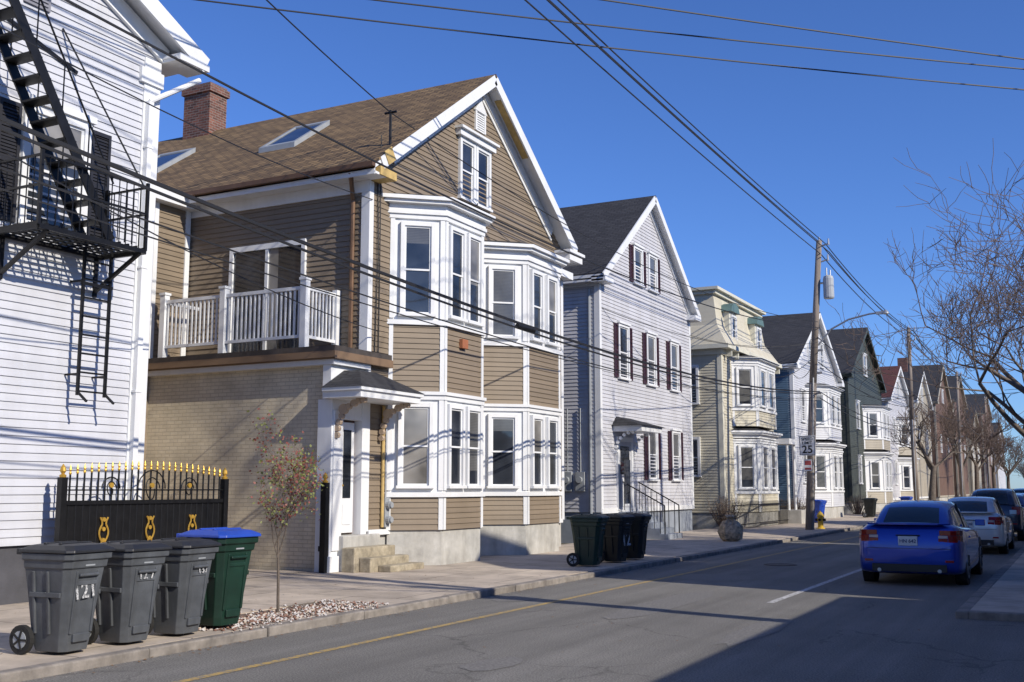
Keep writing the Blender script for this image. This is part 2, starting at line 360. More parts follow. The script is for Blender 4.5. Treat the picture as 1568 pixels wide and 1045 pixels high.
    t=MB();t.box(-13.07,X0+.035,ya-.035,ya+.0,4.45,8.15,0);t.box(X0-.02,X0+.035,ya,ya+.12,.83,8.1,0);t.box(X0,X0+.035,yb-.12,yb+.03,.83,8.1,0)
    t.box(X0,X0+.05,ya+.12,yb-.1,.75,.86,0)
    t.box(X0+.0,X0+.034,22.05,22.2,.86,7.6);t.box(X0,X0+.034,22.75,22.9,.86,7.6)
    t.obj("corner_boards",M['white'],e)
    t=MB();t.cyl((-13.25,ya-.09,4.5),(-13.25,ya-.09,7.7),.05,n=8);t.cyl((-13.25,ya-.09,7.7),(-13.1,ya-.4,8.2),.05,n=8);t.cyl((-12.84,18.72,.9),(-12.84,18.72,3.4),.035,n=8,mi=1)
    t.tube([(-12.86,18.4,8.1),(-12.84,18.42,6.5),(-12.86,18.38,4.5)],.012,5,2);t.tube([(-12.86,18.5,9.2),(-12.84,18.48,7.5),(-12.86,18.52,5.5),(-12.85,18.5,4.5)],.012,5,2)
    t.obj("downspout",[M['copper'],M['rawwood'],M['wire']],e)
    w=MB()
    for uc in (22.15-ya,22.93-ya): win(w,F,uc,8.65,.56,1.4,.1,blind=.0,head=0)
    w.ob(F,21.65-ya,23.43-ya,10.15,10.3,0,.16);w.ob(F,21.6-ya,23.48-ya,10.3,10.36,0,.24)
    w.obj("gable_window",WS,e)
    v=MB();v.ob(F,22.55-ya,22.62-ya,10.55,11.05,0,.06,0);v.ob(F,23.0-ya,23.07-ya,10.55,11.05,0,.06,0);v.clap(Fr(F.P(0,0,.02)[:2],F.P(1,0,.02)[:2]),10.55,11.05,lambda z:(22.62-ya,23.0-ya),.06,.03)
    v.add([F.P(22.5-ya,11.05,.07),F.P(23.12-ya,11.05,.07),F.P(22.81-ya,11.4,.07),F.P(22.5-ya,11.05,0),F.P(23.12-ya,11.05,0),F.P(22.81-ya,11.4,0)],[(0,1,2),(0,3,4,1),(1,4,5,2),(2,5,3,0)],0)
    v.obj("gable_vent",M['white'],e)
    LY=[(-.05,.83,'f'),(.83,1.55,'s'),(1.55,3.68,'w'),(3.73,5.2,'s'),(5.2,7.6,'w')]
    bay(e,-12.0,X0,18.95,19.73,21.42,22.15,LY+[(7.6,7.95,'c')],M['brownside'])
    bay(e,-12.0,X0,22.85,23.65,25.55,26.4,[(-.05,.83,'f'),(.83,1.55,'s'),(1.55,3.68,'w'),(3.73,5.2,'s'),(5.2,7.35,'w'),(7.35,7.7,'c')],M['brownside'])
    t=MB();t.extX([(26.4,7.6),(27.8,7.6),(27.8,7.8),(26.4,7.8)],X0,X0+.3);t.obj("belt_cornice",M['white'],e)
    w=MB();F2=Fs;ua=-16.62+27;ub=-14.5+27
    w.ob(F2,ua,ub,6.9,7.02,0,.08,0);w.ob(F2,ua,ua+.1,4.5,6.9,0,.08,0);w.ob(F2,ub-.1,ub,4.5,6.9,0,.08,0);um=(ua+ub)/2
    w.ob(F2,um-.04,um+.04,4.6,6.9,0,.07,1);w.ob(F2,ua+.1,um-.04,4.6,6.9,0,.03,2);w.ob(F2,um+.04,um+.3,4.6,6.9,0,.03,4);w.ob(F2,um+.3,ub-.1,4.6,6.9,0,.03,2)
    w.obj("balcony_door",WS,e)
    k=MB();k.box(-27,-13.1,17.1,ya+.02,-.05,4.1,0);k.box(-13.1,-13.0,17.1,17.22,-.05,4.1,0);k.obj("extension_walls",M['paintbrick'],e)
    k=MB()
    k.box(-27,-12.8,16.93,ya+.02,4.1,4.2,0);k.box(-27,-12.74,16.87,18.9,4.2,4.36,2);k.box(-27,-12.76,16.89,18.88,4.36,4.47,1);k.box(-27,-12.68,16.8,16.868,4.22,4.32,2)
    k.obj("deck_roof",[M['white'],M['darktar'],mat("brown_trim",(.2,.13,.08),.6)],e)
    k=MB();y=17.02;xa,xb=-17.45,-13.62;zb=4.47
    for x in (xa,-15.75,xb): k.box(x-.07,x+.07,y-.07,y+.07,zb,5.85);k.box(x-.09,x+.09,y-.09,y+.09,5.85,5.9)
    k.box(xb-.06,xb+.06,ya-.16,ya-.03,zb,5.8)
    for (z0,z1) in ((5.66,5.73),(4.68,4.74)): k.box(xa,xb,y-.03,y+.03,z0,z1);k.box(xb-.03,xb+.03,y,ya-.1,z0,z1)
    x=xa+.12
    while x<xb-.08: k.box(x-.017,x+.017,y-.017,y+.017,4.74,5.66);x+=.115
    yy=y+.12
    while yy<ya-.15: k.box(xb-.017,xb+.017,yy-.017,yy+.017,4.74,5.66);yy+=.115
    k.box(xa-.03,xa+.03,y,ya-.1,5.66,5.73);k.obj("balcony_railing",M['white'],e)
    k=MB();k.box(-27,-17.9,13.5,ya-.06,-.05,8.0,0);k.box(-27,-17.6,13.2,ya-.061,8.0,8.3,1);k.box(-17.9,-17.84,ya-.2,ya-.06,4.47,8.0,1);k.box(-17.88,-17.84,17.0,17.12,4.47,8,1)
    k.clap(Fr((-17.88,13.5),(-17.88,ya-.06)),4.47,8.0,lambda z:(0,4.5))
    k.obj("rear_wing",[M['brownside'],M['white']],e)
    k=MB()
    k.box(-13.2,-12.86,16.98,17.36,.1,3.42,0);k.box(-12.86,-12.83,17.03,17.31,.5,3.2,0);k.box(-12.88,-12.8,16.94,17.4,.1,.4,0)
    k.box(-13.1,-12.86,18.0,18.2,.1,3.42,0);k.box(-13.1,-12.88,17.36,18.0,3.05,3.42,0);k.box(-13.1,-12.9,16.98,18.2,3.425,4.1,0)
    k.box(-13.08,-13.06,17.36,18.0,.8,3.05,1)
    k.box(-13.06,-13.0,17.46,17.92,.82,3.0,0);k.box(-13.0,-12.992,17.56,17.82,1.5,2.85,2);k.box(-13.0,-12.985,17.56,17.82,.98,1.38,0);k.cyl((-12.99,17.5,1.75),(-12.94,17.5,1.75),.02,n=8,mi=3)
    k.obj("entry_surround",[M['white'],M['door'],M['glass'],M['gold']],e,bevel=.008)
    k=MB();cy0,cy1=16.75,18.85
    k.box(-12.9,-12.02,cy0,cy1,3.42,3.55,0);k.box(-12.9,-11.97,cy0-.05,cy1+.05,3.55,3.62,0)
    k.add([(-12.9,cy0-.07,3.62),(-11.95,cy0-.07,3.62),(-11.95,cy1+.07,3.62),(-12.9,cy1+.07,3.62),(-12.9,17.4,4.02),(-12.9,18.2,4.02),(-12.6,17.5,4.02),(-12.6,18.1,4.02)],[(0,1,6,4),(1,2,7,6),(2,3,5,7),(4,6,7,5),(0,3,2,1)],1)
    for yy in (17.08,18.6):
        for t in range(9):
            a=t/8*math.pi/2;k.cyl((-12.8+.62*(1-math.cos(a)),yy-.04,2.72+.66*math.sin(a)),(-12.8+.62*(1-math.cos(a)),yy+.04,2.72+.66*math.sin(a)),.06,n=8,mi=2)
        k.cyl((-12.65,yy-.045,3.22),(-12.65,yy+.045,3.22),.1,n=10,mi=2);k.cyl((-12.4,yy-.045,3.33),(-12.4,yy+.045,3.33),.07,n=10,mi=2)
    k.obj("entry_canopy",[M['white'],M['roofgrey'],mat("tan_bracket",(.42,.32,.23),.6)],e)
    k=MB()
    k.box(-13.1,-12.72,17.25,18.5,.09,.78,0);k.box(-12.72,-12.42,17.2,18.6,.09,.56,1);k.box(-12.42,-12.15,17.35,18.7,.09,.37,1);k.box(-12.15,-11.85,17.6,18.8,.09,.22,1)
    k.obj("stoop_steps",[M['conc'],mat("sandy_steps",(.38,.33,.24),.9,.3,9,.4,50,dirt=.4)],e,bevel=.02)
    k=MB();
    for z in (1.35,1.05): k.cyl((-12.88,18.82,z),(-12.7,18.82,z),.08,n=12);k.cyl((-12.7,18.82,z),(-12.66,18.82,z),.06,n=12)
    k.box(-12.88,-12.78,18.74,18.9,.9,1.5);k.cyl((-12.83,18.82,1.5),(-12.83,18.82,3.4),.02,n=6,mi=1)
    k.box(-11.98,-11.9,20.35,20.6,4.75,4.95,2)
    k.obj("utility_meters",[M['greymetal'],M['galv'],mat("copper_lamp",(.35,.13,.06),.5)],e)
    k=MB();k.cyl((-12.7,18.6,8.6),(-12.7,18.6,9.75),.03,n=8);k.cyl((-12.85,18.6,9.7),(-12.55,18.6,9.7),.025,n=6);k.obj("service_mast",M['black'],e)
brown_house()

# ---------------- left white house with fire escape ----------------
def left_house():
    e=empty("white_clapboard_house")
    X0=-13.3;y1=12.6;yr=5.0;y0=-2.6
    rt=lambda y:9.05-.47*(y-13.2) if y>yr else 9.05-.47*(yr*2-y-13.2)
    c=MB();c.extX([(y0,.9),(y1,.9),(y1,rt(y1)-.2),(yr,rt(yr)-.2),(y0,rt(y0)-.2)],-22,X0-.012,0);c.box(-21.95,X0-.04,y0+.02,y1-.02,-.05,.9,1);c.obj("walls_core",[M['whiteside'],M['darkconc']],e)
    F=Fr((X0,y0),(X0,y1));s=MB()
    def ext(z):
        b=y1-y0
        if z>rt(y1)-.2: b=min(b,13.2-(z+.2-9.05)/.47-y0)
        return (max(0,(y1-y0)-b),b)
    s.clap(F,.9,12.3,ext,.118,.022);s.obj("siding",M['whiteside'],e)
    r=MB();xf=-12.85
    for (a,b) in ((yr,13.25),(2*yr-13.25,yr)):
        r.extX([(a,rt(a)-.05),(b,rt(b)-.05),(b,rt(b)),(a,rt(a))],-22.3,xf,1);r.extX([(a,rt(a)-.18),(b,rt(b)-.18),(b,rt(b)-.052),(a,rt(a)-.052)],-22.3,xf-.03,0)
    r.beam((xf-.02,13.25,rt(13.25)-.17),(xf-.02,yr,rt(yr)-.17),.05,.3,0);r.beam((X0+.05,12.7,rt(12.7)-.4),(X0+.05,yr,rt(yr)-.4),.06,.28,0)
    r.box(-22.3,xf-.05,y1,13.2,rt(13.25)-.22,rt(13.25)-.17,0);r.box(-13.35,xf+.02,12.62,13.3,rt(13.25)-.27,rt(13.25)-.16,0)
    r.obj("roof",[M['white'],M['roofgrey']],e)
    t=MB();t.box(X0-.02,X0+.04,y1-.32,y1+.03,.9,8.75,0);t.box(X0,X0+.08,y1-.42,y1+.06,8.3,8.55,0);t.obj("corner_board",M['white'],e)
    t=MB();t.box(X0+.045,X0+.13,y1-.28,y1-.18,.9,8.0,0);t.cyl((X0+.09,y1-.23,8.0),(X0+.35,13.2,8.6),.045,n=8)
    for z in (1.3,3.2,5.2,7.2): t.box(X0+.04,X0+.14,y1-.3,y1-.16,z,z+.03,0)
    t.obj("downspout",M['white'],e)
    w=MB();u=10.65-y0;win(w,F,u,5.5,.95,1.65,.12,blind=.4,bm=4,head=.1);win(w,F,u-4.2,5.5,.95,1.65,.12);win(w,F,u-4.2,1.9,.95,1.65,.12);w.obj("windows",WS,e)
    w=MB();shutter(w,F,u+.63,u+1.0,5.45,7.2);shutter(w,F,u-1.0,u-.63,5.45,7.2);w.obj("shutters",M['shutterblk'],e)
    w=MB();w.ob(F,9.95-y0,10.4-y0,8.75,9.4,0,.05);w.clap(Fr(F.P(0,0,.03)[:2],F.P(1,0,.03)[:2]),8.8,9.35,lambda z:(10.0-y0,10.35-y0),.06,.04);w.obj("gable_vent",mat("grey_vent",(.22,.22,.25),.6),e)
    f=MB();xo=-12.35;ya,yb=9.7,11.6;zf=5.3
    for i in range(13): yy=ya+(yb-ya)*i/12;f.box(-13.28,xo,yy-.012,yy+.012,zf-.03,zf)
    for i in range(8): xx=-13.26+(xo+13.26)*i/7;f.box(xx-.015,xx+.015,ya,yb,zf-.05,zf-.03)
    for x in (xo,-13.26): f.box(x-.03,x+.03,ya,yb,zf-.1,zf-.05)
    for yy in (ya,yb): f.box(-13.28,xo,yy-.025,yy+.025,zf-.1,zf-.03)
    for z in (zf+.5,zf+.92): f.box(xo-.018,xo+.018,ya,yb,z,z+.03);f.box(-13.28,xo,yb-.018,yb+.018,z,z+.03);f.box(-13.28,xo,ya-.018,ya+.018,z,z+.03)
    for i in range(15): yy=ya+(yb-ya)*i/14;f.cyl((xo,yy,zf),(xo,yy,zf+.94),.009,n=5)
    for i in range(7):
        xx=-13.2+(xo+13.2)*i/6
        f.cyl((xx,yb,zf),(xx,yb,zf+.94),.009,n=5);f.cyl((xx,ya,zf),(xx,ya,zf+.94),.009,n=5)
    for x,yy in ((xo,ya),(xo,yb),(-13.2,yb)): f.box(x-.022,x+.022,yy-.022,yy+.022,zf-.05,zf+1.0)
    for yy in (ya+.15,yb-.1): f.beam((xo+.0,yy,zf-.1),(-13.27,yy,zf-.62),.05,.05);f.box(-13.29,-13.25,yy-.03,yy+.03,zf-.7,zf-.05)
    b=Vector((0,11.0,zf));tp=Vector((0,8.75,zf+3.6))
    for x in (-12.42,-12.95): f.beam((x,b.y,b.z),(x,tp.y,tp.z),.03,.15);f.tube([(x,b.y+.0,b.z+.85),(x,tp.y,tp.z+.85)],.016)
    for i in range(1,14):
        q=b.lerp(tp,i/14);f.box(-12.95,-12.42,q.y-.11,q.y+.11,q.z-.015,q.z+.015)
        if i%3==0:
            for x in (-12.42,-12.95): f.cyl((x,q.y,q.z),(x,q.y,q.z+.85),.011,n=5)
    f.box(-13.28,-12.35,7.0,8.8,zf+3.55,zf+3.6)
    f.beam((-13.26,9.0,8.6),(-13.26,10.95,8.0),.02,.05);f.beam((-12.35,11.55,6.2),(-13.27,11.55-.9,8.6),.025,.025)
    for yy in (11.05,11.55): f.box(-13.02,-12.98,yy-.02,yy+.02,3.05,5.25)
    z=3.1
    while z<5.2: f.box(-13.015,-12.985,11.05,11.55,z,z+.025);z+=.28
    for yy in (11.05,11.55): f.beam((-13.0,yy,3.1),(-12.8,yy,2.95),.03,.03);f.box(-13.28,-13.0,yy-.01,yy+.01,3.35,3.38);f.box(-13.28,-13.0,yy-.01,yy+.01,4.75,4.78)
    f.box(-13.0,-12.99,11.0,11.6,4.7,4.75)
    f.obj("fire_escape",M['black'],e)
left_house()

# ---------------- ornamental gate ----------------
def gate():
    e=empty("ornamental_iron_gate");b=MB();x=-12.85;ya,yb=10.75,14.05
    b.box(x-.03,x+.03,ya,yb,1.46,1.52);b.box(x-.03,x+.03,ya,yb,.25,.31);b.box(x-.012,x+.0,ya,yb,.31,1.46)
    b.box(x-.02,x+.02,ya,yb,1.66,1.68)
    n=26
    for i in range(n+1):
        y=ya+(yb-ya)*i/n;t=2.0+.1*math.sin(math.pi*i/n);
        b.cyl((x,y,.25),(x,y,t-.12),.014,n=6);b.lathe((x,y),[(.01,t-.13),(.022,t-.1),(.012,t-.08),(.02,t-.05),(.002,t+.02)],6,1)
    for y in (ya,yb): b.box(x-.05,x+.05,y-.05,y+.05,.1,1.85);b.lathe((x,y),[(.045,1.85),(.05,1.88),(.02,1.9),(.045,1.94),(.035,1.99),(.005,2.04)],10,1)
    for yc,r in ((12.4,.28),(11.6,.17),(13.2,.17)):
        pts=[(x+.03,yc+r*math.cos(t*math.pi/10),1.69+r*math.sin(t*math.pi/10)) for t in range(11)];b.tube(pts,.011,5,0)
        pts=[(x+.03,yc+r*.6*math.cos(t*math.pi/10)*(1-t/30),1.69+r*.6*math.sin(t*math.pi/10)) for t in range(21)];b.tube(pts,.01,5,0)
        b.cyl((x+.02,yc,1.74),(x+.05,yc,1.74),.04,n=8,mi=1)
    for yc in (11.5,12.4,13.3):
        for sg in (-1,1):
            pts=[(x+.035,yc+sg*(.02+.065*abs(math.sin(t*.55))),.62+t*.05) for t in range(14)];b.tube(pts,.013,5,1)
        for z in (.62,.78,.94,1.1,1.24): b.cyl((x+.0,yc,z),(x+.04,yc,z),.032,n=8,mi=1)
    b.obj("ironwork",[M['black'],M['gold']],e)
    b=MB();x,y=-12.92,16.9;b.box(x-.06,x+.06,y-.06,y+.06,.1,1.8);b.lathe((x,y),[(.05,1.8),(.055,1.83),(.02,1.86),(.05,1.9),(.035,1.96),(.005,2.0)],10,1)
    b.box(x-.09,x-.06,y-.06,y+.06,.5,.6);b.obj("iron_gate_post",[M['black'],M['gold']])
gate()

# ---------------- generic gable house ----------------
def gable_house(name,X0,ya,yb,ze,zr,sm,rm,found=.9,depth=14,wins=(),shut=None,fm='conc',over=.35,eo=.35,ch=.12,trim='white'):
    e=empty(name);yr=(ya+yb)/2;sl=(zr-ze)/(yr-ya+eo)
    rt=lambda y:zr-sl*abs(y-yr)
    c=MB();c.extX([(ya,found),(yb,found),(yb,rt(yb)-.16),(yr,zr-.16),(ya,rt(ya)-.16)],X0-depth,X0-.012,0);c.box(X0-depth+.1,X0-.04,ya+.03,yb-.03,-.05,found,1);c.obj("walls_core",[sm,M[fm]],e)
    F=Fr((X0,ya),(X0,yb));s=MB()
    def ext(z):
        k=(zr-.16-z)/sl;return (max(0,yr-ya-k),min(yb-ya,yr-ya+k))
    s.clap(F,found,zr-.25,ext,ch);Fs=Fr((X0-depth,ya),(X0,ya));s.clap(Fs,found,rt(ya)-.2,lambda z:(0,depth),ch);s.obj("siding",sm,e)
    r=MB();xf=X0+over
    for (a,b) in ((ya-eo,yr),(yr,yb+eo)):
        r.extX([(a,rt(a)-.05),(b,rt(b)-.05),(b,rt(b)),(a,rt(a))],X0-depth-.3,xf,1);r.extX([(a,rt(a)-.15),(b,rt(b)-.15),(b,rt(b)-.052),(a,rt(a)-.052)],X0-depth-.3,xf-.03,0)
    for sg,yy in ((-1,ya-eo),(1,yb+eo)):
        r.beam((xf-.02,yy,rt(yy)-.14),(xf-.02,yr,zr-.14),.045,.24,0);r.beam((X0+.04,yy-sg*eo,rt(yy-sg*eo)-.3),(X0+.04,yr,zr-.3),.05,.22,0)
        r.box(X0-.1,xf+.03,min(yy,yy-sg*(eo+.35)),max(yy,yy-sg*(eo+.35)),rt(yy)-.28,rt(yy)-.1,0)
    r.box(X0-depth,xf-.05,ya-eo,ya,rt(ya-eo)-.26,rt(ya-eo)-.2,0);r.box(X0-depth,X0,ya-.04,ya,rt(ya)-.62,rt(ya)-.3,0)
    r.obj("roof",[M[trim],rm],e)
    t=MB()
    t.box(X0-.15,X0+.035,ya-.035,ya,found,rt(ya)-.2);t.box(X0-.02,X0+.035,ya,ya+.13,found,rt(ya)-.2);t.box(X0,X0+.035,yb-.13,yb+.03,found,rt(yb)-.2);t.box(X0,X0+.05,ya,yb,found-.04,found+.12)
    t.obj("corner_boards",M[trim],e)
    w=MB();sh=MB()
    for (y,z,ww,h,sflag) in wins:
        win(w,F,y-ya,z,ww,h,.09,head=.07)
        if sflag&1: shutter(sh,F,y-ya-ww/2-.42,y-ya-ww/2-.1,z-.02,z+h+.06)
        if sflag&2: shutter(sh,F,y-ya+ww/2+.1,y-ya+ww/2+.42,z-.02,z+h+.06)
    w.obj("windows",WS,e)
    if shut and sh.v: sh.obj("shutters",shut,e)
    return e,F
W2=[(33.25,5.3,.75,1.7,3),(35.85,5.3,.75,1.7,3),(38.3,5.3,.75,1.7,3),(35.85,2.0,.75,1.7,3),(38.3,2.0,.75,1.7,3),(34.7,8.72,.7,1.2,3),(36.15,8.72,.7,1.2,2)]
h2,F2=gable_house("white_shuttered_house",-13.3,31.3,40.3,8.45,12.1,M['greyside'],M['roofgrey'],.95,14,W2,M['shutterred'],'bluepaintconc')
def h2x():
    k=MB();X0=-13.3
    k.box(X0,X0+.08,32.55,32.7,1.0,3.35,0);k.box(X0,X0+.08,33.75,33.9,1.0,3.35,0);k.box(X0,X0+.08,32.7,33.75,3.2,3.35,0)
    k.box(X0,X0+.04,32.7,33.75,1.0,3.2,1);k.box(X0,X0+.06,32.85,33.6,1.1,2.0,0);k.box(X0,X0+.06,32.85,33.6,2.15,3.05,3)
    k.box(X0,X0+1.0,32.3,34.2,3.5,3.68,0);k.add([(X0,32.2,3.68),(X0+1.1,32.2,3.68),(X0+1.1,34.3,3.68),(X0,34.3,3.68),(X0,32.6,4.0),(X0,33.9,4.0)],[(0,1,4),(1,2,5,4),(2,3,5),(0,3,2,1)],2)
    for yy in (32.45,34.05):
        for t in range(7):
            a=t/6*1.57;k.cyl((X0+.05+.6*(1-math.cos(a)),yy-.04,2.85+.62*math.sin(a)),(X0+.05+.6*(1-math.cos(a)),yy+.04,2.85+.62*math.sin(a)),.06,n=6)
    k.box(X0+.3,X0+.36,32.5,32.9,1.2,2.6,3)
    for i in range(5): k.box(X0,X0+.3+.28*(5-i),32.6,34.0,.09+i*.17-.005*i,.09+(i+1)*.17,4)
    for yy in (32.62,33.98):
        k.tube([(X0+.2,yy,1.9),(X0+1.6,yy,1.15),(X0+1.6,yy,.1)],.022,6,5)
        for i in range(7): k.cyl((X0+.25+i*.2,yy,.2+.8-i*.12),(X0+.25+i*.2,yy,1.86-i*.107),.012,n=5,mi=5)
    k.obj("entry_porch",[M['white'],M['greyside'],M['roofgrey'],M['glass'],M['bluepaintconc'],M['black']],h2)
    k=MB();F=Fr((X0-14,31.3),(X0,31.3))
    for u in (12.3,12.75,13.2): k.ob(F,u,u+.3,1.6,2.2,0,.14);k.cyl(F.P(u+.15,1.95,.14),F.P(u+.15,1.95,.24),.1,n=10);k.cyl(F.P(u+.15,2.2,.07),F.P(u+.15,4.2,.07),.025,n=6)
    k.cyl((X0-.3,31.22,.2),(X0-.3,31.22,8),.05,n=8);k.obj("utility_meters",M['greymetal'],h2)
h2x()
def mansard():
    e=empty("cream_mansard_house");X0=-13.;ya,yb=43.4,51.6
    k=MB();k.box(X0-13,X0-.012,ya,yb,.7,7.3,0);k.box(X0-12.9,X0-.04,ya+.03,yb-.03,-.05,.7,1);k.obj("walls_core",[M['yellow'],M['conc']],e)
    s=MB();F=Fr((X0,ya),(X0,yb));Fs=Fr((X0-13,ya),(X0,ya));s.clap(F,.7,7.3,lambda z:(0,F.L));s.clap(Fs,.7,7.3,lambda z:(0,13));s.obj("siding",M['yellow'],e)
    k=MB();k.box(X0-13,X0+.1,ya-.1,yb+.1,7.2,7.42,1);k.box(X0-13.3,X0+.45,ya-.4,yb+.4,7.42,7.6,1)
    def rc(o,y=0): return [(X0-13.3-0,ya-.3+o),(X0+.35-o,ya-.3+o),(X0+.35-o,yb+.3-o),(X0-13.3,yb+.3-o)]
    k.frust(rc(0),7.6,rc(.55),8.5,0);k.frust(rc(.55),8.5,rc(.75),9.85,0);k.prism(rc(.6),9.85,10.0,1);k.prism(rc(.45),10.0,10.12,1)
    k.box(X0,X0+.04,ya,ya+.15,.7,7.3,1);k.box(X0-.15,X0+.04,ya-.04,ya,.7,7.3,1);k.box(X0,X0+.04,yb-.15,yb,.7,7.3,1)
    for i in range(9): k.box(X0+.05,X0+.35,ya+.4+i,ya+.52+i,7.15,7.42,1)
    w=MB()
    for yc in (45.3,49.4):
        k.box(X0-.9,X0+.0,yc-.5,yc+.5,7.6,9.2,1);G=Fr((X0,yc-.5),(X0,yc+.5));win(w,G,.5,7.9,.6,1.1,.08)
        k.extX([(yc-.65,9.2),(yc+.65,9.2),(yc+.45,9.5),(yc,9.62),(yc-.45,9.5)],X0-1,X0+.15,2)
    win(w,Fs,11.6,5.2,.7,1.5);win(w,Fs,11.6,2.2,.7,1.5);win(w,Fs,9,5.2,.7,1.5)
    k.obj("mansard_roof",[M['yellow'],mat("cream_trim",(.62,.6,.5),.6,.05),mat("verdigris",(.1,.17,.17),.6)],e);w.obj("windows",WS,e)
    bay(e,X0+.9,X0,44.9,45.6,48.6,49.3,[(-.05,.7,'f'),(.7,1.5,'s'),(1.5,3.7,'w'),(3.75,4.1,'c'),(4.3,5.0,'s'),(5.0,7.0,'w'),(6.95,7.2,'c')],M['yellow'],wf=.8)
    k=MB();k.box(X0,X0+1.2,49.8,51.4,3.7,3.95,0);k.box(X0,X0+.05,50,51.1,.9,3.3,1);k.box(X0,X0+1.6,49.9,51.3,.0,.7,2)
    for yy in (49.95,51.25): k.cyl((X0+1.05,yy,.7),(X0+1.05,yy,3.7),.06,n=8)
    k.obj("porch",[M['white'],M['door'],M['conc']],e)
mansard()
BL=[(-.05,.7,'f'),(.7,1.5,'s'),(1.5,3.7,'w'),(3.75,4.1,'c'),(4.3,5.0,'s'),(5.0,7.0,'w'),(6.95,7.2,'c')]
h4,_=gable_house("blue_and_white_house",-13.,56.,67.6,8.1,11.6,M['whiteside'],M['roofgrey'],.8,14,[(60.2,8.6,.8,1.3,0),(63.2,8.6,.8,1.3,0),(64.8,5.2,.8,1.6,0),(58,5.2,.8,1.6,0),(58,2,.8,1.6,0)])
k=MB();k.clap(Fr((-27,55.97),(-13.1,55.97)),.8,7.8,lambda z:(0,13.75));k.box(-27,-13.1,55.98,56.0,.8,7.8);k.obj("blue_side_siding",M['blueside'],h4)
bay(h4,-12.,-13.,59.,60,63,64,BL,M['whiteside'],wf=.8)
h5,_=gable_house("dark_green_house",-13.,71.,84.,9.,12.8,M['greenside'],M['roofgrey'],.8,14,[(77.5,9.4,1,1.4,0),(74,5.6,.9,1.7,0),(81,5.6,.9,1.7,0),(74,2,.9,1.7,0)],trim='greenside')
bay(h5,-11.9,-13.,76.,77,80,81,BL,M['tanside'],wf=.8)
h6,_=gable_house("pale_gabled_house",-13.,87.,98.,8.6,11.6,M['greyside'],M['roofred'],.8,14,[(92.5,9.,1,1.3,0),(89.5,5.4,.9,1.7,0),(95,5.4,.9,1.7,0),(89.5,2,.9,1.7,0),(95,2,.9,1.7,0)])
bay(h6,-12.,-13.,91.,92,94,95,BL,M['tanside'],wf=.7)
h7,_=gable_house("tan_gabled_house",-13.,102.,113.,9.5,12.6,M['tanside'],M['roofgrey'],.8,14,[(107.5,9.6,1,1.3,0),(104.5,5.4,.9,1.7,0),(110,5.4,.9,1.7,0)])
h8,_=gable_house("brick_gabled_house",-13.,118.,132.,10.5,15.,M['redside'],M['roofgrey'],.8,14,[(125,10.8,1,1.3,0),(121.5,5.4,.9,1.7,0),(128,5.4,.9,1.7,0)],trim='tanside')
k=MB();k.box(-17,-16,122,123,10,15.6);k.obj("chimney",M['redbrick'],h8)
for i,(a,b,zz,s_) in enumerate([(137,150,12,'redside'),(156,170,9,'tanside'),(178,194,13,'redside'),(205,225,10,'greyside')]):
    gable_house("distant_gabled_house",-13.,a,b,zz,zz+3.5,M[s_],M['roofgrey'],.8,14,[(a+3,5.2,1,1.7,0),(b-3,5.2,1,1.7,0),(a+3,2,1,1.7,0)],trim='tanside')
def other(name,x,y0,y1,ze,zr,sm):
    e=empty(name);k=MB();yr=(y0+y1)/2
    k.extX([(y0,0),(y1,0),(y1,ze),(yr,zr),(y0,ze)],x,x+11,0);k.obj("walls",sm,e)
    k=MB();sl=(zr-ze)/(yr-y0)
    k.extX([(y0-.3,ze-.3*sl+.02),(yr,zr+.02),(yr,zr+.15),(y0-.3,ze-.3*sl+.15)],x-.3,x+11.3);k.extX([(yr,zr+.02),(y1+.3,ze-.3*sl+.02),(y1+.3,ze-.3*sl+.15),(yr,zr+.15)],x-.3,x+11.3);k.obj("roof",M['roofgrey'],e)
    F=Fr((x,y1),(x,y0));w=MB()
    for u in (1.3,3.,5.):
        if u<y1-y0-.7:
            for z in (1.6,4.6): 
                if z+2<ze: win(w,F,u,z,.8,1.6)
    w.obj("windows",WS,e)
k=empty("brick_garage");b=MB();b.box(2.8,10,-14,16.2,0,3.7,0);b.box(2.7,10.1,-14.1,16.3,3.7,3.85,1);b.box(2.78,2.8,3,6,0,2.6,1);b.obj("walls",[M['redbrick'],M['conc']],k)
other("grey_house",2.8,16.6,21.0,8.2,10.2,M['greyside'])
other("tan_house",2.8,22.0,31.,7.4,10.4,M['tanside'])
other("blue_house",2.8,33.,42.,6.3,9.4,M['blueside'])
other("white_house",2.8,45.,54.,6.4,9.6,M['whiteside'])
other("cream_house",2.8,58.,68.,6.4,9.6,M['yellow'])
for a in (72,88,104,122,142): other("far_side_house",2.8,a,a+11,6.4,9.6,M['greyside'])

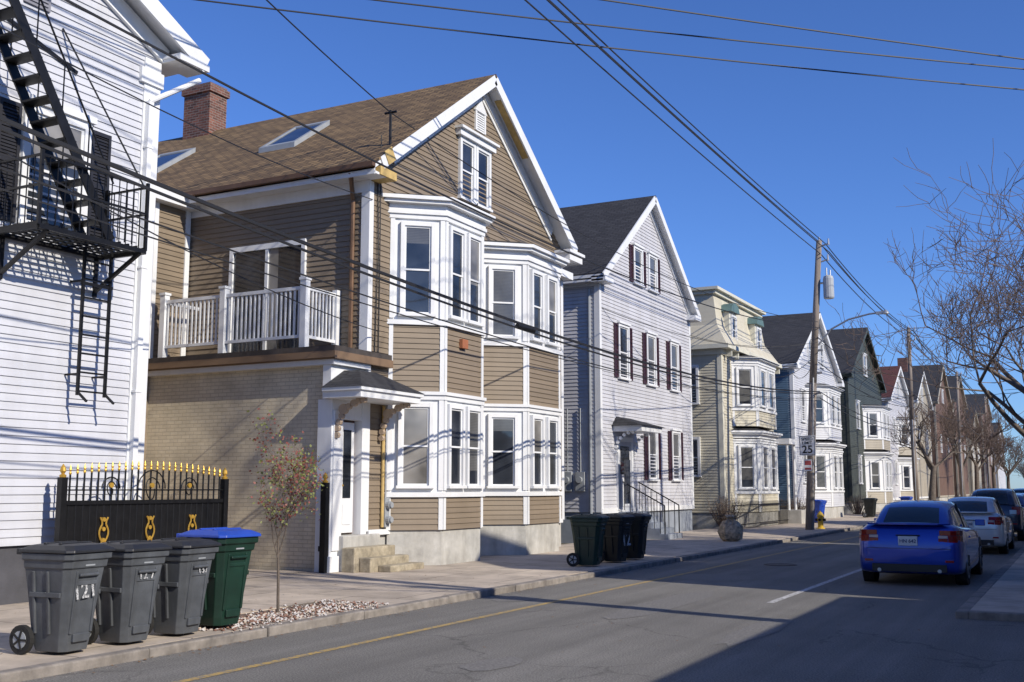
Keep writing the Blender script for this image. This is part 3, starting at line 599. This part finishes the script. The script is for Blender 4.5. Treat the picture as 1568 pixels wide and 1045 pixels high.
# ---------------- trees ----------------
def tree(name,base_,h,r,seed,levels=5,spread=.55,mt=None,up=.25,kids=(3,4),leaves=None,nside=6,lenf=.72,first=.35,tmin=.004,lean=(0,0)):
    rr=random.Random(seed);b=MB();lv=MB()
    def grow(p,d,ln,r0,lev):
        segs=4 if lev<2 else 3;r1=r0*(.62 if lev else .7)
        pts=[p];rs=[r0]
        for i in range(segs):
            d=(d+Vector((rr.gauss(0,.1),rr.gauss(0,.1),rr.gauss(0,.06)+up*.25))*(.5+.35*lev)).normalized() if lev else (d+Vector((rr.gauss(0,.04)+lean[0],rr.gauss(0,.04)+lean[1],.05))).normalized()
            p=p+d*ln/segs;pts.append(p);rs.append(r0+(r1-r0)*(i+1)/segs)
        ns=max(3,nside-lev)
        for i in range(segs): b.cyl(pts[i],pts[i+1],rs[i],rs[i+1],ns,0 if lev<3 else 1,False)
        if lev>=levels:
            if leaves:
                for q in pts[1:]:
                    for _ in range(leaves):
                        c=q+Vector((rr.gauss(0,.05),rr.gauss(0,.05),rr.gauss(0,.05)));s=rr.uniform(.012,.026);a=Vector((rr.gauss(0,1),rr.gauss(0,1),rr.gauss(0,1))).normalized()*s;e2=a.orthogonal().normalized()*s*.7
                        lv.add([c-a,c+e2,c+a,c-e2],[(0,1,2,3)],rr.choice([0,1]))
            return
        nk=rr.randint(*kids)+(1 if lev==0 else 0)
        for i in range(nk):
            t=rr.uniform(first if lev==0 else .3,1.) if i else 1.
            k=min(segs-1,int(t*segs));q=pts[k].lerp(pts[k+1],t*segs-k) if t<1 else pts[-1]
            ang=rr.uniform(0,6.283)+i*2.4;side=d.orthogonal().normalized();side=(side*math.cos(ang)+d.cross(side)*math.sin(ang))
            nd=(d*(1-spread*.5)+side*spread*rr.uniform(.6,1.2)+Vector((0,0,up))).normalized()
            grow(q,nd,ln*lenf*rr.uniform(.75,1.15),max(tmin,r1*(.75 if i else .95)*rr.uniform(.7,1)),lev+1)
    grow(Vector(base_),Vector((0,0,1)),h,r,0)
    e=empty(name);b.obj("branches",[M['bark'],mt or M['twig']],e,smooth=True,recalc=False)
    if lv.v: lv.obj("leaves",[mat("red_bud",(.21,.06,.045),.6),mat("young_leaf",(.17,.19,.05),.6)],e,recalc=False)
tree("sapling",(-9.35,11.3,.08),1.0,.02,11,4,.7,up=.3,kids=(3,4),leaves=3,nside=6,lenf=.72,first=.55,tmin=.003)
tree("street_tree",(-.9,44,0),4.6,.3,5,6,.85,up=.16,kids=(3,3),lenf=.80,first=.6,tmin=.013,lean=(-.03,0))
tree("street_tree",(-.6,52,0),4.8,.28,61,6,.8,up=.2,kids=(3,3),lenf=.78,first=.6,tmin=.014)
tree("street_tree",(-9.8,84,0),3.2,.3,8,5,.85,up=.22,kids=(3,4),lenf=.74,first=.8,tmin=.016)
tree("street_tree",(-9.8,108,0),3.6,.28,12,5,.6,up=.25,kids=(3,4),lenf=.74,first=.8,tmin=.02)
tree("street_tree",(-.8,66,0),4.6,.25,15,5,.7,up=.25,kids=(3,4),lenf=.76,first=.7,tmin=.018)
tree("street_tree",(2.0,30.5,0),5.,.22,23,5,.5,up=.3,kids=(3,4),lenf=.7,first=.7,tmin=.012)
tree("street_tree",(2.2,12.9,0),6.2,.24,29,5,.5,up=.3,kids=(3,3),lenf=.68,first=.8,tmin=.014)
for i,(x,y) in enumerate([(-10,125),(-10,150),(.5,110),(0,135),(-10,180),(-1,165),(-4,300),(-14,330),(4,260),(-9,240),(0,210)]): tree("distant_tree",(x,y,0),4.3,.3,30+i,4,.75,up=.22,kids=(4,5),lenf=.72,first=.6,tmin=.03)

# ---------------- poles & wires ----------------
def pole(name,b,t,arm=False):
    e=empty(name);k=MB();b=Vector(b);t=Vector(t);m=b.lerp(t,.5)+Vector((-.06,0,0))
    k.cyl(b,m,.17,.145,12);k.cyl(m,t,.145,.11,12)
    k.obj("pole_shaft",M['polewood'],e,smooth=True)
    k=MB()
    at=lambda z:b.lerp(t,z/t.z)
    for z in (t.z-.25,t.z-.9): q=at(z);k.cyl((q.x,q.y,z),(q.x+.4,q.y,z+.1),.03,n=6);k.cyl((q.x+.38,q.y,z+.05),(q.x+.38,q.y,z+.3),.05,.03,n=8)
    k.cyl(at(t.z-.1),at(t.z+.15),.05,.03,n=8)
    if arm:
        q=at(7.4);pts=[(q.x+.1,q.y,7.3),(q.x+.6,q.y,7.9),(q.x+1.3,q.y,8.25),(q.x+2.1,q.y-.05,8.4),(q.x+2.5,q.y-.05,8.42)];k.tube(pts,.035,8)
        k.lathe((q.x+2.7,q.y-.05),[(.05,8.34),(.13,8.36),(.13,8.42),(.06,8.5),(.01,8.52)],12,0);k.box(q.x+2.35,q.x+2.75,q.y-.14,q.y+.04,8.36,8.46)
        q=at(9.8);k.lathe((q.x+.42,q.y),[(.18,9.15),(.21,9.2),(.21,9.95),(.18,10.05),(.08,10.1)],14,1);k.cyl((q.x,q.y,9.8),(q.x+.3,q.y,9.8),.04,n=6)
        k.cyl((q.x+.36,q.y,10.05),(q.x+.36,q.y,10.4),.03,n=6);k.cyl((q.x+.5,q.y,10.05),(q.x+.5,q.y,10.3),.03,n=6)
    for z in (5.4,6.2,7.1): q=at(z);k.cyl((q.x,q.y,z),(q.x+.28,q.y,z),.05,n=6)
    q=at(2.5);k.cyl((q.x-.02,q.y-.17,.1),(at(6).x-.02,at(6).y-.16,6),.03,n=6)
    k.obj("hardware",[M['galv'],mat("transformer_grey",(.4,.42,.44),.4)],e,smooth=False)
    return e
p1b,p1t=(-9.5,42.9,.05),(-8.82,43.4,11.55)
pole("utility_pole",p1b,p1t,True)
pole("utility_pole",(-9.4,73,.05),(-9.35,72.6,11.9));pole("utility_pole",(-9.4,103,.05),(-9.4,103,11.9));pole("utility_pole",(-9.4,134,.05),(-9.4,134,11.9))
pole("utility_pole",(-9.3,1,.05),(-9.3,1,11.9));pole("utility_pole",(5.2,32,.05),(5.2,32,15.));pole("utility_pole",(-26.5,5.5,0),(-26.5,5.5,12.8))
wb=MB()
def wire(a,b,sag=.3,r=.014,n=16):
    a=Vector(a);b=Vector(b);pts=[]
    for i in range(n+1):
        t=i/n;p=a.lerp(b,t);p.z-=4*sag*t*(1-t);pts.append(p)
    wb.tube(pts,r,4)
    return pts
for (dx,dz) in ((0,0),(.25,-.1),(.38,-.45),(.05,-.5)):
    wire((-9.0+dx,1,11.8+dz),(-8.82+dx,43.4,11.5+dz),.25,.017,24)
    wire((-8.82+dx,43.4,11.5+dz),(-9.35+dx,72.6,11.8+dz),.4,.02);wire((-9.35+dx,72.6,11.8+dz),(-9.4+dx,103,11.8+dz),.4,.025);wire((-9.4+dx,103,11.8+dz),(-9.4+dx,134,11.8+dz),.4,.03)
wire((-9.15,1,5.75),(-8.95,43,5.45),.95,.028,28);wire((-9.15,1,5.66),(-8.95,43,5.38),.97,.02,28)
wire((-9.15,1,5.2),(-8.95,43,5.2),.9,.012,28);wire((-9.15,1,4.9),(-8.95,43,5.1),.75,.01,28)
wire((-9.15,1,7.2),(-8.9,43.2,8.0),1.1,.016,28)
for i in range(14): y=17.5+i*.05;wb.cyl((-9.07,y,4.66),(-9.07,y+.03,4.66),.05,n=8)
for z in (5.45,5.2,6.6,7.6): wire((-8.95,43,z),(-9.2,72.8,z+.2),.5,.018)
for z in (5.6,7.6): wire((-9.2,72.8,z),(-9.2,103,z),.5,.022);wire((-9.2,103,z),(-9.2,134,z),.5,.026)
wire((-9.3,1,11.2),(-12.7,18.6,9.7),.35,.013);wire((-12.7,18.6,9.7),(-8.9,43,8.2),.9,.012,24)
wire((-9.15,1,7),(-12.85,18.2,7.7),.4,.01);wire((-9.15,1,6.6),(-12.7,18.3,4.9),.5,.01)
for (l,r_,w_) in (((-26.5,5.5,12.4),(5.2,32,11.5),.017),((-26.5,5.5,12.0),(5.2,33,11.3),.017),((-26.5,3.0,12.9),(5.2,32.6,11.7),.017),((-9.3,1,11.9),(5.2,32,14.6),.014),((-9.3,1,11.5),(5.2,32,14.1),.012)):
    wire(l,r_,.35,w_,30)
wire((-8.95,43,7.4),(-13.25,40.2,7.6),.3,.012);wire((-8.95,43,7.2),(-13.3,31.5,7.4),.5,.012,16);wire((-8.95,43,7.0),(-13.,51,7.0),.4,.012);wire((-8.95,43,7.0),(-13.,56,7.6),.6,.014)
wire((-9.2,72.8,7.6),(-13,67,7.6),.3,.014);wire((-9.2,72.8,7.6),(-13,77,8),.3,.014)
wb.obj("overhead_wires",M['wire'],recalc=False)
def sign():
    e=empty("speed_limit_sign");k=MB();x,y=-9.42,42.66
    k.box(x-.31,x+.31,y-.012,y,2.95,3.72,0);k.obj("panel",[mat("sign_white",(.7,.7,.7),.4,.03)],e,bevel=.01)
    k=MB();
    for a in ((x-.29,x+.29,2.975,2.99),(x-.29,x+.29,3.68,3.695),(x-.29,x-.275,2.99,3.68),(x+.275,x+.29,2.99,3.68)): k.box(a[0],a[1],y-.016,y-.0125,a[2],a[3])
    k.obj("border",M['black'],e)
    R90=(math.pi/2,0,0)
    text("speed_text","SPEED",.16,(x,y-.015,3.58),R90,M['black'],e);text("limit_text","LIMIT",.16,(x,y-.015,3.43),R90,M['black'],e);text("number","25",.42,(x,y-.015,3.17),R90,M['black'],e)
    e=empty("parking_sign");k=MB();k.box(x-.15,x+.15,y-.012,y,2.35,2.8,0);k.box(x-.12,x+.12,y-.016,y-.0125,2.58,2.75,1);k.box(x-.12,x+.12,y-.016,y-.0125,2.4,2.48,1);k.obj("panel",[mat("sign_white2",(.7,.7,.7),.4,.03),mat("sign_red",(.35,.06,.06),.4)],e)
sign()
def hydrant():
    e=empty("fire_hydrant");k=MB();c=(-9.35,44.2)
    k.lathe(c,[(.17,.1),(.17,.14),(.11,.15),(.11,.55),(.14,.56),(.14,.6),(.12,.66),(.07,.74),(.03,.76),(.03,.8),(.01,.81)],14,0)
    for dx,dy in ((1,0),(-1,0),(0,-1)): k.cyl((c[0],c[1],.45),(c[0]+dx*.2,c[1]+dy*.2,.45),.055,n=10,mi=1)
    k.obj("body",[mat("hydrant_yellow",(.6,.4,.04),.5),M['black']],e)
hydrant()

# ---------------- bins ----------------
M['chalk']=worn("white_marker",(.62,.62,.62),(.1,.105,.11),38)
def bin_(name,x,y,bodym,lidm,label=None,rz=0,s=1.,lab=(.23,.47,0)):
    e=empty(name,(x,y,.1),rz);e.scale=(s,s,s);k=MB()
    def rc(z,hx0,hx1,hy,ch=.06):
        return [(hx0+ch,-hy,z),(hx1-ch,-hy,z),(hx1,-hy+ch,z),(hx1,hy-ch,z),(hx1-ch,hy,z),(hx0+ch,hy,z),(hx0,hy-ch,z),(hx0,-hy+ch,z)]
    rings=[rc(.03,-.22,.19,.18),rc(.12,-.25,.205,.195),rc(.3,-.275,.225,.212),rc(.62,-.305,.262,.243),rc(.82,-.33,.285,.265),rc(.83,-.33,.305,.28),rc(.9,-.335,.315,.285),rc(.91,-.34,.34,.305),rc(.97,-.34,.345,.305)]
    vs=[v for r_ in rings for v in r_];fs=[]
    for j in range(len(rings)-1):
        for i in range(8): fs.append((j*8+i,j*8+(i+1)%8,(j+1)*8+(i+1)%8,(j+1)*8+i))
    fs.append(tuple(range(8))[::-1]);fs.append(tuple(range((len(rings)-1)*8,len(rings)*8)));k.add(vs,fs,0)
    for sy in (-1,1):
        k.box(-.2,.2,sy*.252-.012,sy*.252+.012,.55,.6);k.beam((.035,sy*.205,.2),(.035,sy*.262,.8),.04,.03);k.beam((-.15,sy*.205,.2),(-.15,sy*.262,.8),.04,.03)
    k.box(.205,.24,-.1,.1,.12,.2);k.box(.255,.28,-.14,.14,.66,.7)
    for yy in (-.13,.13): k.beam((.215,yy,.2),(.278,yy,.8),.03,.03)
    k.cyl((.3,-.12,.76),(.3,.12,.76),.018,n=8)
    k.obj("body",bodym,e,bevel=.012)
    k=MB()
    l0=rc(.975,-.36,.37,.322);l1=rc(1.005,-.36,.365,.318);l2=rc(1.045,-.27,.28,.25);l3=rc(1.057,-.2,.2,.18)
    vs=l0+l1+l2+l3;fs=[]
    for j in range(3):
        for i in range(8): fs.append((j*8+i,j*8+(i+1)%8,(j+1)*8+(i+1)%8,(j+1)*8+i))
    fs+=[tuple(range(8))[::-1],tuple(range(24,32))];k.add(vs,fs,0)
    k.cyl((-.4,-.24,.99),(-.4,.24,.99),.02,n=8);k.box(-.42,-.33,-.25,-.2,.95,1.01);k.box(-.42,-.33,.2,.25,.95,1.01);k.box(-.12,-.08,-.2,.2,1.05,1.07);k.box(.08,.12,-.2,.2,1.05,1.07)
    k.obj("lid",lidm,e,bevel=.012)
    k=MB()
    for sy in (-1,1):
        k.cyl((-.27,sy*.23,.14),(-.27,sy*.28,.14),.14,n=20,mi=0);k.cyl((-.27,sy*.28,.14),(-.27,sy*.286,.14),.085,n=16,mi=1)
        for t in range(5):
            a=t*1.2566;k.beam((-.27,sy*.288,.14),(-.27+.1*math.cos(a),sy*.288,.14+.1*math.sin(a)),.012,.02,0)
    k.cyl((-.27,-.25,.14),(-.27,.25,.14),.015,n=6)
    k.obj("wheels",[M['tyre'],M['greymetal']],e)
    if label: text("painted_number",label,lab[0],(.205+.0915*lab[1]+.018,lab[2],lab[1]),(math.radians(84.5),math.radians(R.uniform(-4,4)),math.pi/2),M['chalk'],e,.002)
    k=MB();k.box(.296,.312,-.06,.06,.845,.86);k.obj("stamp",M['greymetal'],e)
    return e
gb=mat("grey_bin_plastic",(.085,.093,.105),.45,.25,4,.1,50,dirt=.4);gl=mat("dark_bin_lid",(.022,.023,.026),.45,.2,4,dirt=.3)
gn=mat("green_bin_plastic",(.008,.033,.022),.45,.25,4,.08,50,dirt=.3);bl=mat("blue_bin_lid",(.02,.07,.42),.4,.1,4,dirt=.2);bk=mat("black_bin_plastic",(.01,.013,.013),.45,.2,4)
bin_("wheeled_trash_bin",-8.98,7.62,gb,gl,"121",.06,1.0,(.2,.6,-.02));bin_("wheeled_trash_bin",-8.95,8.38,gb,gl,"12 7",-.04,.98,(.12,.72,0));bin_("wheeled_trash_bin",-8.95,9.12,gb,gl,"137",.07,.98,(.11,.72,.05))
bin_("wheeled_recycling_bin",-9.05,9.85,gn,bl,None,-.05,1.06)
bin_("wheeled_trash_bin",-9.15,20.9,gn,gn,None,.1,1.0);bin_("wheeled_trash_bin",-9.1,22.2,bk,bk,"12",-.1,.98,(.4,.5,0));bin_("wheeled_trash_bin",-9.1,23.3,bk,gl,None,.05,.98)
for (x,y,b_) in ((-11.,51.5,bl),(-10.4,62,bk),(-10.3,75,bl)): bin_("wheeled_trash_bin",x,y,b_,b_,None,R.uniform(-.3,.3))
def bag():
    k=MB();c=(-9.6,32.6);prof=[(.22,.1),(.33,.18),(.37,.38),(.33,.55),(.22,.68),(.1,.76),(.17,.84)];n=18;vs=[]
    for r,z in prof:
        for i in range(n):
            t=2*math.pi*i/n;q=r*R.uniform(.85,1.12);vs.append((c[0]+q*math.cos(t),c[1]+q*math.sin(t),z+R.uniform(-.05,.05)*(z>.2)))
    fs=[(a*n+i,a*n+(i+1)%n,(a+1)*n+(i+1)%n,(a+1)*n+i) for a in range(len(prof)-1) for i in range(n)]+[tuple(range((len(prof)-1)*n,len(prof)*n))]
    k.add(vs,fs)
    for i in range(30):
        p=Vector((c[0]+R.gauss(0,.06),c[1]+R.gauss(0,.06),.78));q=p+Vector((R.gauss(0,.15),R.gauss(0,.15),R.uniform(.05,.25)));k.cyl(p,q,.008,.004,3,0,False)
    k.obj("yard_waste_bag",mat("paper_bag",(.42,.31,.2),.6,.6,9,.8,18))
bag()
k=MB()
for i in range(60): y=41+i*.16;k.cyl((-12.0,y,.1),(-12.0,y,1.15),.012,n=4)
k.box(-12.02,-11.98,41,50.5,1.0,1.04);k.box(-12.02,-11.98,41,50.5,.25,.29);k.obj("iron_fence",M['black'])
def bush(name,x,y,r,h,seed):
    rr=random.Random(seed);b=MB()
    for i in range(160):
        a=rr.uniform(0,6.28);q=rr.uniform(0,r);p=Vector((x+q*.3*math.cos(a),y+q*.3*math.sin(a),.1));t=Vector((x+q*math.cos(a),y+q*math.sin(a),.1+h*rr.uniform(.5,1)));b.cyl(p,t,.01,.004,3,0,False)
        for _ in range(6): c=p.lerp(t,rr.uniform(.3,1))+Vector((rr.gauss(0,.05),rr.gauss(0,.05),rr.gauss(0,.05)));s=.03;b.add([c+Vector((s,0,0)),c+Vector((0,s,s)),c+Vector((-s,0,s))],[(0,1,2)],1)
    b.obj(name,[M['twig'],mat("bush_leaf",(.12,.09,.06),.8)],None,recalc=False)
bush("bare_bush",-12.6,42.2,.8,1.3,1);bush("bare_bush",-12.5,53.5,.9,1.2,2);bush("bare_bush",-12.4,69.3,1.,1.2,3)

# ---------------- cars ----------------
def car(name,loc,col,suv=False,metal=.5):
    e=empty(name,loc);pm=mat(name+"_paint",col,.28,.03,1,metal=metal,coat=1)
    gm=glassmat(name+"_glass",(.015,.018,.02),False,.03);blk=mat("car_black_plastic",(.015,.015,.016),.5);red=mat("tail_lamp_red",(.22,.004,.006),.12,.25,9,coat=1)
    dz=.12 if suv else 0
    st=[(0.0,.70,.40,.66,.70),(.03,.80,.30,.76,.90),(.12,.86,.24,.90,1.05),(.3,.885,.22,.95,1.09),(.6,.895,.2,.96,1.07),(1.2,.90,.2,.95,1.02),(2.5,.90,.2,.92,.98),(3.3,.89,.2,.88,.95),(4.05,.87,.21,.78,.86),(4.4,.80,.24,.64,.74),(4.58,.62,.32,.54,.6)]
    k=MB();vs=[]
    for (y,w,zl,zs,zt) in st:
        zl+=dz-.035;zs+=dz;zt+=dz
        half=[(0,zl),(w*.93,zl),(w*.99,zl+.05),(w,(zl+zs)/2),(w*.985,zs-.05),(w*.95,zs),(w*.84,zt-.01),(w*.5,zt+.01),(0,zt+.015)]
        ring=[(x,y,z) for x,z in half]+[(-x,y,z) for x,z in half[-2:0:-1]];vs+=ring
    n=16;fs=[(j*n+i,j*n+(i+1)%n,(j+1)*n+(i+1)%n,(j+1)*n+i) for j in range(len(st)-1) for i in range(n)]+[tuple(range(n))[::-1],tuple(range((len(st)-1)*n,len(st)*n))]
    k.add(vs,fs);k.obj("body",pm,e,smooth=True,sub=2)
    k=MB()
    gs=[(.40,1.03,.72,.66),(.62,1.16,.73,.63),(1.0,1.36,.75,.58),(1.35,1.44,.76,.575),(2.2,1.465,.77,.58),(2.6,1.43,.77,.58),(3.05,1.22,.76,.62),(3.5,.97,.74,.68)]
    if suv: gs=[(.12,1.05,.76,.7),(.3,1.36,.76,.63),(.6,1.5,.77,.6),(1.3,1.56,.77,.6),(2.2,1.55,.77,.6),(2.6,1.5,.77,.6),(3.05,1.27,.76,.62),(3.5,.97,.74,.68)]
    vs=[]
    for (y,zt,wb_,wt) in gs:
        half=[(wb_,.9),(wt+.02,zt-.03),(wt*.85,zt),(0,zt+.025)];vs+=[(x,y,z+dz) for x,z in half]+[(-x,y,z+dz) for x,z in half[-2::-1]]
    n=7;fs=[];mi=[]
    for j in range(len(gs)-1):
        for i in range(n-1):
            fs.append((j*n+i,j*n+i+1,(j+1)*n+i+1,(j+1)*n+i));mi.append(0 if (i in (1,4) or (i in (2,3) and 2<=j<=4) or (i in (0,5) and j<(2 if not suv else 1))) else 1)
    k.v+=vs;k.f+=fs;k.m+=mi
    k.obj("cabin",[pm,gm],e,smooth=True,sub=1)
    k=MB()
    for sx in (-1,1):
        k.beam((sx*.745,2.05,.95+dz),(sx*.605,2.07,1.40+dz),.06,.03,1)
        k.box(min(sx*.86,sx*1.04),max(sx*.86,sx*1.04),2.93,3.04,.97+dz,1.09+dz,0)
        k.box(sx*.893-.012,sx*.893+.012,1.35,1.5,.8+dz,.83+dz,0)
    k.obj("pillars_mirrors",[pm,blk],e,bevel=.015)
    k=MB()
    for sx in (-1,1):
        for yy in (.86,3.55):
            k.cyl((sx*.70,yy,.35),(sx*.885,yy,.35),.385,n=28,mi=1);k.cyl((sx*.68,yy,.325),(sx*.887,yy,.325),.325,n=28,mi=0);k.cyl((sx*.88,yy,.325),(sx*.893,yy,.325),.22,n=20,mi=2)
            for t in range(5):
                a=t*1.2566+.3;k.beam((sx*.895,yy,.325),(sx*.895,yy+.19*math.cos(a),.325+.19*math.sin(a)),.008,.045,1)
    k.obj("wheels",[M['tyre'],blk,M['greymetal']],e)
    k=MB()
    for sx in (-1,1):
        if suv: a,b=sorted((sx*.6,sx*.85));k.box(a,b,-.01,.25,.85,1.1,0)
        else:
            k.prism([(sx*.52,.05),(sx*.52,.028),(sx*.70,.03),(sx*.79,.06),(sx*.84,.16),(sx*.872,.36),(sx*.80,.36)],.88,.965,0);k.prism([(sx*.66,.05),(sx*.66,.02),(sx*.74,.03),(sx*.80,.06),(sx*.85,.16),(sx*.875,.30),(sx*.80,.30)],.76,.878,0);k.prism([(sx*.5,.05),(sx*.5,.016),(sx*.655,.02),(sx*.655,.05)],.83,.876,1);k.prism([(sx*.5,.05),(sx*.5,.014),(sx*.655,.018),(sx*.655,.05)],.765,.827,0)
        a4,b4=sorted((sx*.6,sx*.74));k.box(a4,b4,-.01,.1,.42+dz,.46+dz,0)
    k.box(-.16,.16,-.022,.05,.7+dz,.86+dz,2);k.box(-.2,.2,-.012,.05,.87+dz,.885+dz,3);k.box(-.62,.62,-.008,.1,.25+dz,.38+dz,3)
    k.box(-.7,.7,-.004,.2,.645+dz,.652+dz,3)
    if not suv: k.prism([(-.7,.14),(-.5,.05),(0,.02),(.5,.05),(.7,.14),(.5,.2),(0,.18),(-.5,.2)],1.055,1.085,5)
    for sx in (-.5,.5): k.cyl((sx,-.01,.27),(sx,.1,.27),.035,n=12,mi=4)
    k.obj("rear_details",[red,mat("lamp_clear",(.5,.42,.42),.15,coat=1),mat("licence_plate",(.6,.63,.66),.4),blk,M['galv'],pm],e,bevel=.012)
    text("plate_text","HN 642",.085,(0,-.025,.775+dz),(math.pi/2,0,0),mat("plate_ink",(.03,.05,.15),.5),e)
    k=MB()
    for sx in (-1,1): a,b=sorted((sx*.5,sx*.8));k.box(a,b,4.25,4.45,.6+dz,.7+dz)
    k.obj("headlamps",mat("headlamp",(.6,.6,.6),.1,coat=1),e,bevel=.02)
    return e
car("parked_blue_car",(-2.8,20.3,0),(.004,.04,.36))
car("parked_silver_car",(-2.75,30.6,0),(.6,.61,.63),metal=.4)
car("parked_dark_car",(-2.7,38.6,0),(.03,.04,.07),True)
car("parked_blue_car",(-2.7,46.,0),(.01,.03,.15));car("parked_white_car",(-2.7,53.5,0),(.6,.6,.6),metal=0)
car("parked_dark_car",(-2.7,61,0),(.03,.03,.03),True);car("parked_blue_car",(-5.5,78,0),(.02,.06,.3));car("parked_white_car",(-2.7,70,0),(.6,.6,.6),metal=0)

# ---------------- light, sky, camera ----------------
el,az=math.radians(31),math.radians(14.5)
sd=Vector((math.cos(el)*math.cos(az),-math.cos(el)*math.sin(az),math.sin(el)))
l=bpy.data.lights.new("sun",'SUN');l.energy=5.0;l.angle=math.radians(.5);l.color=(1,.92,.79)
lo=bpy.data.objects.new("sun",l);lo.rotation_euler=(-sd).to_track_quat('-Z','Y').to_euler();COL.objects.link(lo)
w=bpy.data.worlds.new("World");SC.world=w;w.use_nodes=True;nt=w.node_tree;bg=nt.nodes["Background"]
sk=nt.nodes.new("ShaderNodeTexSky");sk.sky_type='NISHITA';sk.sun_disc=False;sk.sun_elevation=el;sk.sun_rotation=math.radians(104.5)
sk.air_density=1.0;sk.dust_density=.1;sk.ozone_density=3.0;sk.altitude=100
mx=nt.nodes.new("ShaderNodeMixRGB");mx.blend_type='MULTIPLY';mx.inputs[0].default_value=1;mx.inputs[2].default_value=(.72,1.05,1.75,1)
nt.links.new(sk.outputs[0],mx.inputs[1]);nt.links.new(mx.outputs[0],bg.inputs[0]);bg.inputs[1].default_value=.087
cd=bpy.data.cameras.new("camera");co=bpy.data.objects.new("camera",cd);COL.objects.link(co);SC.camera=co
cd.sensor_width=36;cd.lens=38.0;cd.clip_end=4000;cd.clip_start=.1
ps,th=math.radians(27.676),math.radians(7.742)
co.location=(0,0,1.7);co.rotation_euler=(math.pi/2+th,0,ps)
SC.view_settings.view_transform='Standard';SC.view_settings.look='None';SC.view_settings.exposure=0
